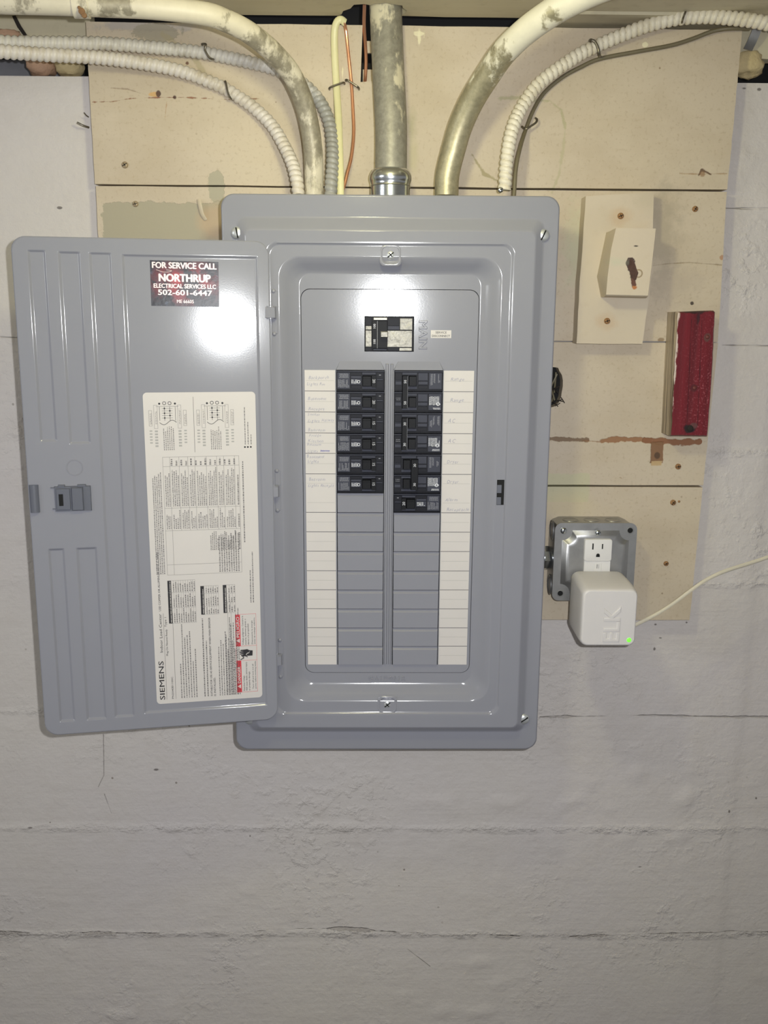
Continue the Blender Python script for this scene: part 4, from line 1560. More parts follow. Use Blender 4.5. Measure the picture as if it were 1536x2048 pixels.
# sliding latch: the finger tab on the free edge and the body behind it
m = MB()
m.box(DF, -273.8, -263.0, -15.8, 16.2, -2, 0.8, M['steel_dark'], 0.3)
rg = []
for (x, z) in ((-263.2, 0.5), (-264.5, 3.2), (-269.5, 4.4), (-272.8, 3.0), (-273.4, 0.5)):
    rg.append([DF.w(x, y, z) for y in (-15.6, 15.9)])
m.loft(rg[::-1], M['steel_dark'], False)
m.obj('latch_tab', door, sharp=60)
m = MB()
m.box(DF, -246.5, -206.5, -15.5, 13.6, 0, 2.2, M['steel_dark'], 0.6)
m.box(DF, -244.5, -229, -13.4, 11.4, 2.0, 4.0, M['steel_dark'], 0.6)
m.box(DF, -228, -214.5, -14.6, 12.6, 2.0, 5.0, M['steel_dark'], 1.2)
m.box(DF, -241.5, -236.8, -8.5, 5.0, 3.9, 4.2, M['hole'])
for (xa, xb) in ((-242, -234.5), (-221, -211.5)):
    m.box(DF, xa, xb, 12.8, 15.4, 0, 2.8, M['steel_dark'], 0.4)
m.box(DF, -250.5, -244, 11.4, 12.6, 0, 1.4, M['steel_dark'], 0.2)
m.box(DF, -249.5, -244, -13.0, -11.8, 0, 1.4, M['steel_dark'], 0.2)
m.obj('latch', door, sharp=35)

# service sticker
SZ = -2.2
M['sticker'] = mat_sticker()
fs = DF.sub(-92.8, 239.0, SZ, -0.6)
m = MB()
m.box(fs, -37.4, 37.4, -24.8, 24.6, 0, 0.25, M['sticker'])
tag(m.obj('service_sticker', door), 'glossy black and red contractor sticker')
m = MB()
M['sticker_text'] = simple('sticker_lettering', (238, 214, 214), 0.3, 0, 0.08, 200)
for s, y, h, w, bd in (('FOR SERVICE CALL', 16.4, 9.2, 70, 0.06), ('NORTHRUP', 2.2, 11.6, 56, 0.075), ('ELECTRICAL SERVICES LLC', -5.0, 6.6, 68, 0.055), ('502-601-6447', -12.6, 8.2, 59, 0.055), ('ME 66605', -21.2, 5.2, 18.5, 0.02)):
    m.text(fs, s, 0, y, h, M['sticker_text'], 0.4, width=w, bold=bd, align='c', res=3)
# the swoosh over the name
m.tube([fs.w(-31, 14.5, .3), fs.w(-22, 12.0, .3), fs.w(-14, 13.6, .3), fs.w(-20, 14.6, .3)], 0.0003, M['sticker_text'], 5, 6)
m.obj('sticker_lettering', door)

# wiring label: white paper, printing turned a quarter left
m = MB()
out = rrect(-144.4, -17.6, -256.8, 118.2, 4.5, 5)
m.prism(out, 0, 0.25, DF.sub(0, 0, SZ), M['paper'])
tag(m.obj('wiring_label', door), 'large white wiring label with sideways print')
m = MB()
fl = Frame(DF.w(0, 0, SZ), DF.ey, -DF.ex)       # x runs up the door, y towards the free edge


def lt(s, z0, u, size, mat='ink', width=None, bold=0.0):
    m.text(fl, s, z0, u, size, M[mat], 0.4, width=width, bold=bold)


def rule(z0, z1, u0, u1, mat='ink_soft'):
    m.rect(fl, z0, z1, u0, u1, 0.36, M[mat])


lt('SIEMENS', -251.5, 134.6, 8.4, 'ink', 49, 0.018)
lt('Indoor Load Center', -191.5, 134.6, 4.6, 'ink', 48, 0.004)
lt('Plug-On Neutral Ready', -196, 128.6, 3.2, 'ink', 33, 0.004)
lt('Type 1', -160, 129.0, 3.4, 'ink', 12, 0.004)
lt('PN2040B1100C', -251, 124.2, 3.0, 'ink', 28, 0.004)
rule(-251.5, -143, 132.2, 132.6)
rule(-251.5, -143, 121.4, 121.8)
lt('USE COPPER OR ALUMINUM 60/75 C WIRE', -140, 134.8, 3.4, 'ink', 72, 0.008)
lt('SUITABLE FOR USE AS SERVICE EQUIPMENT WHEN MAIN BREAKER', -251, 77.8, 3.2, 'ink', 100, 0.012)
lt('IS INSTALLED.', -251, 73.8, 3.2, 'ink', 24, 0.012)


def para(z0, z1, u0, u1, n, seed, mat='ink_soft', fill=0.8, wd=(0.8, 3.0), th=0.42):
    """n lines of print too fine to read: word-length dashes"""
    rn = random.Random(seed)
    for i in range(n):
        u = u1 - (u1 - u0) * (i + 1) / n
        h = (u1 - u0) / n * th
        z = z0
        end = z0 + (z1 - z0) * (rn.uniform(fill, 1.0))
        while z < end - 0.5:
            L = min(rn.uniform(*wd), end - z)
            m.rect(fl, z, z + L, u, u + h * rn.uniform(.75, 1), 0.36, M[mat])
            z += L + rn.uniform(0.5, 0.8)


para(-251, -150, 96, 117, 7, 1, fill=0.35)
para(-251, -150, 82.5, 90, 2, 2, fill=0.6)
para(-251, -150, 46, 71, 9, 3, fill=0.5)
para(-251, -140, 44, 62, 6, 4, fill=0.6)
rule(-249, -131, 56.6, 56.9)
rule(-249, -131, 52.6, 52.9)
# tables
for (z0, z1, u0, u1, cols) in ((-156, -103.3, 94, 126, (-137, -118)), (-147, -111.6, 67, 88, (-137, -121)), (-146.3, -111.5, 47.2, 61.6, (-134, -122))):
    m.rect(fl, z0, z1, u1 - 4.2, u1, 0.35, M['ink'])
    para(z0 + 1, z1 - 1, u1 - 3.2, u1 - 1.2, 1, int(z0 * 3), 'paper', 0.9, (2, 7))
    n = int((u1 - 4.4 - u0) / 2.6)
    for k in range(n + 1):
        u = u0 + (u1 - 4.2 - u0) * k / n
        rule(z0, z1, u - 0.1, u + 0.1)
    for c in list(cols) + [z0, z1]:
        rule(c - 0.12, c + 0.12, u0, u1)
    zs = [z0] + list(cols) + [z1]
    for a, b in zip(zs[:-1], zs[1:]):
        para(a + 1, b - 1, u0 + .4, u1 - 4.8, n, int(a * 5) + 7, 'ink_soft', 0.6, (0.7, 2.4), 0.5)
# the big breaker table with its frame
T0, T1, U0, U1 = -96.4, 44.0, 38.4, 125.4
for c in (T0, T1, 33, -16, -43, -84):
    rule(c - 0.15, c + 0.15, U0, U1, 'ink_soft' if c != T0 else 'ink_soft')
for u in (U0, 43.5, 56, 64, 76, 89, 97, 107, 117.5, U1):
    rule(-43 if u not in (U0, U1, 117.5) else T0, T1, u - 0.15, u + 0.15)
rnt = random.Random(44)
for (a, b, wdt) in ((-14, 31, 0.95), (-41, -17, 0.6), (-68, -44, 0.55)):
    us = [U0, 43.5, 56, 64, 76, 89, 97, 107, 117.5, U1]
    for k in range(len(us) - 1):
        n = max(1, int((us[k + 1] - us[k] - 1.2) / 2.1))
        if a == -68 and us[k] > 66:
            continue
        para(a, b, us[k] + .8, us[k + 1] - .8, n, int(a + k * 13), 'ink_soft', wdt * 0.8, (0.6, 1.8), 0.62)
para(-95, -45, 41, 66, 9, 61, 'ink_soft', 0.8, (0.6, 2.0), 0.62)
para(34, 42, 43, 120, 14, 62, 'ink_soft', 0.5, (0.8, 2.5), 0.4)
para(-95, 30, 128, 139, 5, 63, 'ink_soft', 0.85, (0.6, 2.0), 0.6)
para(-60, 40, 33.5, 36.5, 1, 64, 'ink_soft', 0.95, (0.8, 3.0), 0.5)
para(-135, -70, 25, 31, 2, 66, 'ink_soft', 0.6, (0.8, 3.0), 0.45)
# two wiring diagrams at the top
rule(49, 113, 88.2, 88.7)
for c in (117.5, 64.0):
    for du, wd in ((13.5, 4.2), (-13.0, 4.2)):
        a, b = c + du - wd / 2, c + du + wd / 2
        for (p, q, r_, s) in ((77, 104, a, a + .3), (77, 104, b - .3, b), (77, 77.3, a, b), (103.7, 104, a, b)):
            rule(p, q, r_, s)
        para(82, 100, a + 1, b - 1, 2, int(c + du), 'ink_soft', 0.7)
        for k in range(6):
            rule(56 + k * 3.4, 58 + k * 3.4, a + 0.4, b - 0.4, 'paper_line')
        bb = du + (6.0 if du > 0 else -6.2)
        a, b = c + bb - 1.8, c + bb + 1.8
        for (p, q, r_, s) in ((80, 98, a, a + .3), (80, 98, b - .3, b), (80, 80.3, a, b), (97.7, 98, a, b)):
            rule(p, q, r_, s)
        para(82, 96, a + .6, b - .6, 2, int(c + du) + 3, 'ink_soft', 0.8)
        for k in range(5):
            rule(60 + k * 3.4, 61.6 + k * 3.4, a + 0.3, b - 0.3, 'paper_line')
    rule(102.2, 102.5, c - 12.5, c + 13, 'ink')
    for du in (9, 3.5, -2.5, -8.5):
        rule(86, 102, c + du - .2, c + du + .2, 'ink')
    for k in range(5):
        rule(89 + k * 2.7, 89.3 + k * 2.7, c - 5.5, c + 6.5, 'ink')
        g = fl.sub(89.2 + k * 2.7, c + (-2.5 if k % 2 else 3.5), 0.4)
        m.lathe(g, [(0.95, 0), (0.05, 0.02)], M['ink'], 10)
    for du in (3.5, -2.5):
        m.lathe(fl.sub(106, c + du, 0.38), [(2.1, 0), (1.5, 0)], M['ink'], 16, False, False)
    for du in (9, -8.5):
        m.lathe(fl.sub(105.5, c + du, 0.38), [(1.2, 0), (0.05, 0.01)], M['ink'], 12)
    prev = None
    for k in range(13):
        q = (84 - 2.6 * math.sin(k / 12 * 2 * math.pi), c + 9.5 - 19 * k / 12)
        if prev:
            d = Vector((q[0] - prev[0], q[1] - prev[1])).normalized() * 0.28
            m.add([fl.w(prev[0] - d.y, prev[1] + d.x, .37), fl.w(prev[0] + d.y, prev[1] - d.x, .37), fl.w(q[0] + d.y, q[1] - d.x, .37), fl.w(q[0] - d.y, q[1] + d.x, .37)], [(0, 1, 2, 3)], M['ink'])
        prev = q
    para(52, 80, c - 6, c + 7, 6, int(c) + 9, 'ink_soft', 0.75, (0.7, 2.2), 0.5)
for k, u in enumerate((31.0, 27.6, 24.2)):
    m.lathe(fl.sub(54, u, 0.38), [(1.1, 0), (0.05, 0.01)], M['ink'], 10)
    para(57, 105 - 18 * k, u - 1, u + .6, 1, 200 + k, 'ink_soft', 0.9, (1, 3.4), 0.7)
# danger and peligro panel
for (a, b) in ((-248.6, -208.0), (-189.2, -149.6)):
    m.rect(fl, a, b, 42.2, 48.2, 0.36, M['red_print'])
for (p, q, r_, s) in ((-248.6, -149, 23.0, 23.25), (-248.6, -248.3, 23, 48), (-149.3, -149, 23, 48), (-208, -207.7, 23, 48), (-189.4, -189.1, 23, 48), (-208, -189, 48, 48.2)):
    m.rect(fl, p, q, r_, s, 0.37, M['red_print'])
for a, s, w in ((-236.5, 'DANGER', 21), (-178, 'PELIGRO', 26)):
    lt(s, a, 43.3, 5.2, 'paper', w, 0.02)
    m.add([fl.w(a - 7, 43.2, .4), fl.w(a - 1.6, 43.2, .4), fl.w(a - 4.3, 47.4, .4)], [(0, 1, 2)], M['paper'])
    m.rect(fl, a - 4.55, a - 4.05, 44.4, 46.2, 0.42, M['red_print'])
for i, s in enumerate(('Hazardous Voltage.', 'Will cause death, serious injury', 'or property damage.')):
    lt(s, -247, 38.6 - i * 3.2, 2.6, 'ink', (20, 37, 25)[i], 0.008)
for i, s in enumerate(('Turn off and lock out all', 'power before working inside.')):
    lt(s, -245, 27.6 - i * 3.0, 2.4, 'ink', (32, 36)[i], 0.002)
for i, s in enumerate(('Voltaje peligroso. Causara la', 'muerte, lesiones graves o', 'danos a la propiedad.')):
    lt(s, -188, 38.6 - i * 3.2, 2.6, 'ink', (37, 33, 27)[i], 0.008)
for i, s in enumerate(('Desconecte la energia', 'antes de trabajar adentro.')):
    lt(s, -187.5, 27.6 - i * 3.0, 2.4, 'ink', (30, 34)[i], 0.002)
# black hand struck by a bolt
hd = fl.sub(-198.5, 36, 0.38)
m.prism([(-3.6, -7.6), (3.0, -8.0), (3.4, -4), (5.0, -1.5), (4.6, 2.0), (4.4, 6.6), (3.0, 7.0), (2.7, 2.6), (2.2, 7.8), (0.7, 8.0), (0.6, 2.6), (-0.2, 7.6), (-1.6, 7.4), (-1.4, 2.4), (-2.4, 6.4), (-3.7, 6.0), (-3.2, 1), (-3.6, -2), (-3.6, -4)],
        0, 0.05, hd, M['ink'])
m.prism([(-1.8, 0.4), (0.8, -1.8), (-0.2, -2.2), (2.4, -4.8), (-1.0, -2.8), (0.0, -2.3), (-2.6, 0.0)], 0.05, 0.1, hd, M['paper'])
m.tube([fl.w(-206.5, 43, .45), fl.w(-204.5, 39.0, .45), fl.w(-202.6, 40.2, .45), fl.w(-202, 37, .45), fl.w(-203.6, 34.4, .45)], 0.0005, M['ink'], 5, 6)
tag(m.obj('label_print', door), 'black and red sideways print', None, None, 'stuff')

# ================================================================ CONDUITS, CABLES
ztop = 1.5 + 0.331
M['emt_centre'] = mat_pipe('worn_centre_conduit', (206, 198, 172), (164, 160, 146), 0.57, 0.66, 520, 360, metal=0.35, rough=0.5)
M['emt_left'] = mat_pipe('worn_left_conduit', (212, 204, 184), (174, 166, 146), 0.38, 0.57, 545, 440, metal=0.3, rough=0.5)
M['emt_right'] = mat_pipe('worn_right_conduit', (226, 221, 202), (192, 184, 154), 0.12, 0.80, 560, 410, metal=0.55, rough=0.44)
M['armour_l'] = mat_armour('painted_armour_left', (218, 211, 201), (180, 164, 132), 0.6)
M['armour_grey'] = mat_armour('painted_armour_grey', (208, 204, 196), (160, 152, 136), 0.7, 468)
M['armour_r'] = mat_armour('painted_armour_white', (228, 221, 203), (196, 182, 146), 0.5)

# big straight conduit with its bright connector
con = thing('conduit', at(781, 387, -0.05), 'thick straight vertical conduit in the middle, paint worn to grey', 'conduit')
m = MB()
m.tube([at(781, 392, -.05), at(782, 330, -.05), at(782, 250, -.047), at(777, 150, -.040), at(773, 60, -.031), at(771, 10, -.028), at(770, -30, -.027)], 0.0188, M['emt_centre'], 28, 8)
m.obj('pipe', con)
m = MB()
c = at(781, 380, -.05)
fv = Frame((c.x, -.05, 1.5 + .331), (1, 0, 0), (0, 1, 0))
h0 = (at(781, 390, -.05).z - 1.831) * 1000
hz = [(y, (at(781, y, -.05).z - 1.831) * 1000) for y in (340, 346, 352, 364, 370, 374, 380, 386)]
d = dict(hz)
m.lathe(fv, [(23.5, d[386] - 8), (23.5, d[374]), (24.2, d[374] + .5), (23.6, d[370]), (24.4, d[364]), (25.2, d[364] + 2), (25.0, d[352]), (23.6, d[346]), (21.5, d[340]), (19.2, d[340] + 1.0), (18.6, d[340] - 2)], M['chrome'], 32, False, False)
tag(m.obj('connector', con, sharp=50), 'bright zinc connector')

# left bent conduit with a rusty coupling
lc = thing('conduit', at(628, 387, -0.05), 'cream bent conduit curving from the panel top to the upper left', 'conduit')
pl = [(628, 392, -.05), (628, 350, -.05), (626, 300, -.052), (619, 250, -.058), (606, 200, -.068), (584, 150, -.084), (556, 115, -.10), (529, 89, -.115), (493, 62, -.13), (451, 41, -.145), (407, 27, -.158), (305, 15, -.17), (203, 10, -.175), (100, 6, -.178), (-80, 2, -.18), (-600, -10, -.18)]
m = MB()
m.tube([at(*p) for p in pl], 0.0113, M['emt_left'], 22, 8)
m.obj('pipe', lc)
m = MB()
A, B = at(178, 10, -.1755), at(147, 9, -.177)
axis = (B - A).normalized()
m.tube([A, A.lerp(B, .33), A.lerp(B, .66), B], 0.0128, M['emt_left'], 22, 4)
tag(m.obj('coupling', lc), 'painted pipe coupling with rust')
m = MB()
for (x, y, r) in ((163, 22, 3.2), (168, 30, 2.6), (158, 15, 1.6)):
    p = at(x, y, -.189)
    m.lathe(Frame(p, (1, 0, 0), (0, 0, 1)), [(r, -2), (r, .1), (r * .6, .5), (.05, .6)], M['rawwood'], 12)
tag(m.obj('rust_bloom', lc), 'rust on the coupling')

# right bent conduit
rc = thing('conduit', at(893, 387, -0.05), 'worn metal bent conduit curving from the panel top to the upper right', 'conduit')
pr_ = [(893, 392, -.05), (895, 350, -.05), (907, 300, -.053), (922, 250, -.06), (945, 200, -.072), (976, 150, -.09), (1012, 100, -.112), (1067, 50, -.14), (1143, 2, -.17), (1240, -38, -.195), (1380, -70, -.23), (1700, -104, -.29)]
m = MB()
m.tube([at(*p) for p in pr_], 0.0142, M['emt_right'], 26, 8)
m.obj('pipe', rc)


def armour(name_label, pts, mat, r, conn=False):
    t = thing('armored_cable', at(*pts[-1 if not conn else 0]), name_label, 'cable')
    m = MB()
    m.tube([at(*p) for p in pts], r, M[mat], 14, 8, corr=(0.0070, r * 0.30))
    m.obj('armour', t, sharp=80)
    return t


armour('upper of two ribbed armored cables at left, strapped and passing behind the bent conduit',
       [(-420, 66, -.10), (-70, 72, -.075), (0, 84, -.062), (102, 86, -.046), (203, 87, -.030), (305, 95, -.017), (407, 106, -.0085), (508, 127, -.0085), (556, 141, -.0085), (600, 164, -.0085), (628, 188, -.011), (647, 216, -.016), (659, 247, -.022), (664, 281, -.03), (665, 312, -.04), (664, 344, -.048), (662, 375, -.056), (662, 393, -.057)], 'armour_grey', 0.0079)
armour('lower of two ribbed armored cables at left, arcing down to the panel top',
       [(-420, 104, -.135), (-70, 98, -.098), (0, 103, -.084), (102, 110, -.064), (203, 116, -.042), (305, 130, -.026), (373, 146, -.014), (441, 173, -.0085), (475, 193, -.0085), (508, 216, -.011), (543, 250, -.018), (566, 287, -.028), (584, 325, -.040), (594, 362, -.052), (597, 393, -.057)], 'armour_l', 0.0079)
ra = armour('white ribbed armored cable arcing from the panel top to the upper right',
            [(1009, 380, -.05), (1010, 370, -.05), (1013, 328, -.048), (1018, 290, -.044), (1025, 258, -.038), (1036, 229, -.03), (1052, 201, -.024), (1073, 173, -.02), (1096, 152, -.018), (1125, 131, -.016), (1160, 108, -.014), (1191, 93, -.013), (1242, 71, -.016), (1299, 50, -.022), (1355, 37, -.028), (1412, 33, -.034), (1469, 37, -.04), (1526, 45, -.046), (1620, 66, -.05), (1900, 120, -.05)], 'armour_r', 0.0083, True)
m = MB()
fv = Frame((at(1009, 384, -.05).x, -.05, 1.831), (1, 0, 0), (0, 1, 0))
m.lathe(fv, [(9.5, 0), (9.5, 8), (11.2, 8.5), (11.2, 12), (9.2, 13.5), (8.0, 13.5)], M['chrome'], 18, False, False)
m.box(fv, -13.5, -7, -9, 3, 5, 12, M['chrome'], 0.8)
tag(m.obj('connector', ra, sharp=45), 'small bright cable connector')
screw(Frame((at(1001, 380, -.06).x, -.0605, at(1001, 380, -.06).z), (1, 0, 0), (0, 0, 1)), 0, 0, 0, 3.2, 'clamp_screw', ra, M['chrome'], 20)


def wire_strap(pts, label, r=0.0011, mat='nail', group=None):
    m = MB()
    m.tube([at(*p) for p in pts], r, M[mat], 8, 6)
    o = m.obj('cable_staple')
    return tag(o, label, 'staple', group)


wire_strap([(404, 88, -.001), (405, 88, -.014), (412, 89, -.019), (410, 100, -.0192), (417, 113, -.019), (424, 118, -.016), (432, 118, -.001)], 'dark wire staple over the upper armored cable at left', 0.0013)
wire_strap([(450, 163, -.001), (451, 163, -.016), (453, 172, -.019), (456, 186, -.019), (461, 196, -.017), (465, 200, -.001)], 'dark wire staple over the lower armored cable at left', 0.0012)
wire_strap([(1179, 82, -.001), (1182, 80, -.020), (1190, 84, -.0232), (1196, 96, -.0232), (1199, 110, -.020), (1200, 113, -.001)], 'dark rusty staple over the white armored cable', 0.0017, 'nail')
wire_strap([(1372, 22, .004), (1371, 24, -.036), (1367, 34, -.0405), (1364, 44, -.038), (1363, 50, .004)], 'thin dark strap over the white armored cable near the ceiling', 0.0012, 'nail')

# flat white cable with its bare ground wire looped back down
fc = thing('flat_cable', at(681, 387, -0.05), 'flat aged-white cable rising from the panel top and bent over at its tip', 'cable')
m = MB()
m.tube([at(681, 393, -.05), at(680.5, 350, -.047), at(679, 300, -.035), at(677, 240, -.02), at(673, 172, -.006), at(669.5, 109, -.006), at(669, 66, -.009), at(673, 46, -.012), at(681, 39, -.013), at(690, 45, -.010)], 0.004, M['romex'], 14, 8, ell=(0.0043, 0.0026), hint=(0, 1, 0))
m.obj('sheath', fc)
m = MB()
m.tube([at(683, 42, -.012), at(688, 46, -.011), at(692, 62, -.006), at(695, 90, -.004), at(698, 119, -.004), at(703, 169, -.004), at(706, 219, -.008), at(707.5, 266, -.014), at(703, 312, -.024), at(695, 345, -.032), at(690, 366, -.036), at(684, 384, -.04)], 0.0020, M['copper'], 10, 8)
tag(m.obj('ground_wire', fc), 'bare copper wire')


def u_staple(a, b, label):
    """flat-topped staple driven in at a and b"""
    A, B = at(*a, -.001), at(*b, -.001)
    m = MB()
    out = Vector((0, -.0095, 0))
    m.tube([A, A + out * .6, A + out * .95 + (B - A) * .1, A + out + (B - A) * .3, A + out + (B - A) * .7, B + out * .95 - (B - A) * .1, B + out * .6, B], 0.0012, M['nail'], 8, 4)
    return tag(m.obj('cable_staple'), label, 'staple')


u_staple((659, 179), (689, 168), 'small grey staple across the flat white cable')
u_staple((692, 162), (718, 179), 'small grey staple across the bare copper wire')

# thin brown-grey cable at the right with its bent nail
m = MB()
m.tube([at(1028, 393, -.05), at(1032, 337, -.045), at(1040, 297, -.036), at(1052, 258, -.012), at(1068, 218, -.006), at(1089, 185, -.004), at(1124, 155, -.004), at(1160, 135, -.004), at(1199, 118, -.004), at(1270, 104, -.004), at(1341, 91, -.004), at(1384, 78, -.005), at(1427, 62, -.008), at(1462, 57, -.012), at(1500, 57, -.012)], 0.0024, M['dark_cable'], 10, 8)
tag(m.obj('thin_cable'), 'thin brown-grey cable curving beneath the white armored cable', 'cable')
m = MB()
m.tube([at(1044, 253, -.001), at(1045, 254, -.011), at(1052, 258, -.0152), at(1062, 252, -.0145), at(1072, 245, -.013), at(1074, 239, -.010), at(1071, 236, -.001)], 0.0013, M['nail'], 8, 6)
tag(m.obj('bent_nail'), 'bent wire nail holding the thin brown-grey cable', 'nail')

# bare copper wire hanging in the slot beside the big conduit
m = MB()
m.tube([at(729, 10, .012), at(728, 50, .010), at(730, 80, .008), at(731.5, 105, .006), at(732, 125, .006), at(731, 150, .008), at(730, 162, .013)], 0.0021, M['copper'], 10, 8)
tag(m.obj('copper_wire'), 'bare copper wire in the dark slot left of the thick conduit', 'wire')
m = MB()
sx0, sz0 = mm(720, 163, 0.012)
sx1, sz1 = mm(748, 137, 0.012)
m.box(Frame((0, .017, 1.5), (1, 0, 0), (0, 0, 1)), sx0 + 3.4, sx1 + 2, sz0 - 4, sz1, -3, 0, M['boards'])
m.box(Frame((0, .0205, 1.5), (1, 0, 0), (0, 0, 1)), sx0 - 3, sx1 + 5, sz0 - 6, sz1 + 8, -1.5, 0, M['hole'])  # black plate paints the shade on both sides of the wood
a0 = mm(733, 82, .015)
a1 = mm(746, 106, .015)
m.box(Frame((0, .015, 1.5), (1, 0, 0), (0, 0, 1)), a0[0], a1[0] + 4, a1[1], a0[1], -4, 0, M['boards'])
tag(m.obj('slot_filler', back), 'pieces of wood seen inside the slot, with a black backing for the shade')

# nails sticking out beside the boards' left edge
for (a, b) in (((154, 245), (178, 255)), ((168, 225), (177, 234))):
    m = MB()
    m.tube([at(*a, .006), at((a[0] + b[0]) / 2, (a[1] + b[1]) / 2 + 1, .008), at(*b, .013)], 0.0013 if a[0] < 160 else 0.0007, M['nail'], 7, 4)
    tag(m.obj('nail'), ('thicker lower' if a[0] < 160 else 'thin upper') + ' nail poking out at the left edge of the boards', 'nail')


# foam and packing in the gap above the wall
def lump(name, label, cx, cy, Y, rx, rz, ry, mat, seed, cat='foam'):
    c = at(cx, cy, Y)
    m = MB()
    rings = []
    nu, nv = 14, 10
    for i in range(nv + 1):
        th = math.pi * (0.02 + 0.96 * i / nv)
        rg = []
        for j in range(nu):
            ph = 2 * math.pi * j / nu
            d = Vector((math.sin(th) * math.cos(ph), math.sin(th) * math.sin(ph), math.cos(th)))
            k = 1 + 0.28 * noise.noise(d * 1.7 + Vector((seed, seed * 2.3, 0))) + 0.12 * noise.noise(d * 4 + Vector((seed, 0, 1)))
            sq = max(abs(d.x), abs(d.z)) ** -0.35
            rg.append(c + Vector((d.x * rx * k * sq, d.y * ry * k, d.z * rz * k * sq)) * 0.001)
        rings.append(rg)
    m.loft(rings[::-1], mat, True, True, True)
    return tag(m.obj(name, sharp=80), label, cat)


lump('foam_chunk', 'orange-brown lump of foam packed in the left gap, nearest the grey opening', 83, 131, .05, 17, 13, 18, M['foam_orange'], 1.3)
lump('foam_chunk', 'tan lump of foam in the left gap against the board edge', 139, 131, .05, 18, 13, 18, M['foam_yellow'], 4.4)
lump('foam_chunk', 'yellow lump of foam hanging in the gap at upper right', 1494, 128, .035, 19, 15, 14, M['foam_yellow'], 7.1)
lump('foam_chunk', 'pale smear of foam along the rim above the left armored cables', 15, 68, .022, 15, 5, 6, M['foam_orange'], 9.9)
m = MB()
c = at(25, 130, .11)
m.box(Frame((0, .11, 1.5), (1, 0, 0), (0, 0, 1)), -620, -430, 480, 530, -10, 0, M['concrete'])
tag(m.obj('trim_5'), 'grey surface seen through the gap at upper left', None, None, 'structure')

# strap bracket at the upper right
m = MB()
A, B = at(1515, 55, .012), at(1495, 100, .024)
dr = (B - A).normalized()
sd = dr.cross(Vector((0, 1, 0))).normalized() * 0.0055
nn = Vector((0, -.001, 0))
ring_ = []
for t in (0, .35, .7, 1):
    p = A.lerp(B, t) + Vector((0, -0.003 * math.sin(t * 3.1), 0))
    ring_.append([p - sd + nn, p + sd + nn, p + sd, p - sd])
m.loft(ring_, M['galv'], True, True, True)
tag(m.obj('metal_strap'), 'short galvanised metal strap on the rim board at upper right', 'bracket')

# ================================================================ JUNCTION BOX, OUTLET, PLUG
jb = thing('junction_box', at(1190, 1200, 0.0), 'square galvanised junction box with an outlet on the boards right of the panel', 'electrical box')
JX0, JX1, JZ0, JZ1 = 215.8, 322.0, -158.4, -54.2
JF = Frame((0, -0.0445, 1.5), (1, 0, 0), (0, 0, 1))
G = M['galv']
m = MB()
m.loft([[WF.w(p[0], p[1], z) for p in rrect(JX0 + 1, JX1 - 1, JZ0 + 1, JZ1 - 1, r, 2)] for z, r in ((0.2, 12), (12, 12), (43, 8), (44, 8))], G, True, True, True)
# knockout rings on the left side and on top
for (yv, zv) in ((22, -69), (22, -143)):
    fk = Frame((JX0 / 1000 + .001, -yv / 1000, 1.5 + zv / 1000), (0, -1, 0), (0, 0, 1))
    fk.ez = Vector((-1, 0, 0))
    m.lathe(fk, [(14, -.3), (13.4, 1.0), (12.4, 0.2), (10.5, 0.2), (10, 1.2), (9.2, 0.2), (7, .3), (.05, .4)], G, 24)
for xv in (240, 268, 296):
    fk = Frame((xv / 1000, -.022, 1.5 + (JZ1 - 1) / 1000), (1, 0, 0), (0, -1, 0))
    fk.ez = Vector((0, 0, 1))
    m.lathe(fk, [(11, -.3), (10.6, .5), (9.8, .5), (9.4, 0.05)], G, 24, False, False)
m.obj('box_body', jb, sharp=40)


def cover_outline(d, notch, nr):
    """square with its four corners scooped out round the corner screws"""
    x0, x1, z0, z1 = JX0 + d, JX1 - d, JZ0 + d, JZ1 - d
    out = []
    for cx, cz, a0 in ((x1, z0, 180), (x1, z1, 270), (x0, z1, 0), (x0, z0, 90)):
        # travel counter-clockwise; concave arc centred near the corner
        sx = -1 if cx == x1 else 1
        sz = 1 if cz == z0 else -1
        c0 = (cx + sx * (notch - nr), cz + sz * (notch - nr))
        for k in range(9):
            t = k / 8
            a = math.radians(a0 - 90 * t) if False else None
            # start and end directions of this corner when walking counter-clockwise
            if (cx, cz) == (x1, z0):
                ang = math.radians(180 - 90 * t)
            elif (cx, cz) == (x1, z1):
                ang = math.radians(270 - 90 * t)
            elif (cx, cz) == (x0, z1):
                ang = math.radians(360 - 90 * t)
            else:
                ang = math.radians(90 - 90 * t)
            out.append((c0[0] + nr * math.cos(ang), c0[1] + nr * math.sin(ang)))
    return out


m = MB()
base = rrect(JX0, JX1, JZ0, JZ1, 9, 8)
m.prism(base, -0.8, 0.8, JF, G)
levels = [(3.6, 19.0, 13.0, 0.7), (4.3, 19.2, 12.8, 1.4), (6.4, 20.2, 12.0, 5.2), (7.4, 20.8, 11.4, 6.0), (8.4, 21.4, 11.0, 6.2), (9.0, 21.8, 10.8, 6.2)]
rg = [[JF.w(p[0], p[1], z) for p in cover_outline(d, nt, nr)] for d, nt, nr, z in levels]
m.loft(rg, G, True, False, True)
m.obj('box_cover', jb, sharp=60)
for (x, z, hole) in ((JX0 + 11, JZ1 - 10, False), (JX1 - 9, JZ1 - 9.5, True), (JX0 + 10.5, JZ0 + 10, True)):
    m = MB()
    if hole:
        m.lathe(JF.sub(x, z, 0.8), [(4.6, 0), (4.3, .35), (3.6, .4), (3.4, .1)], G, 18, False, False)
        m.lathe(JF.sub(x, z, 0.8), [(3.5, 0.12), (.05, .13)], M['hole'], 18)
        m.obj('screw_hole', jb)
    else:
        screw(JF, x, z, 0.8, 4.2, 'box_screw', jb, M['chrome'], 70, False)
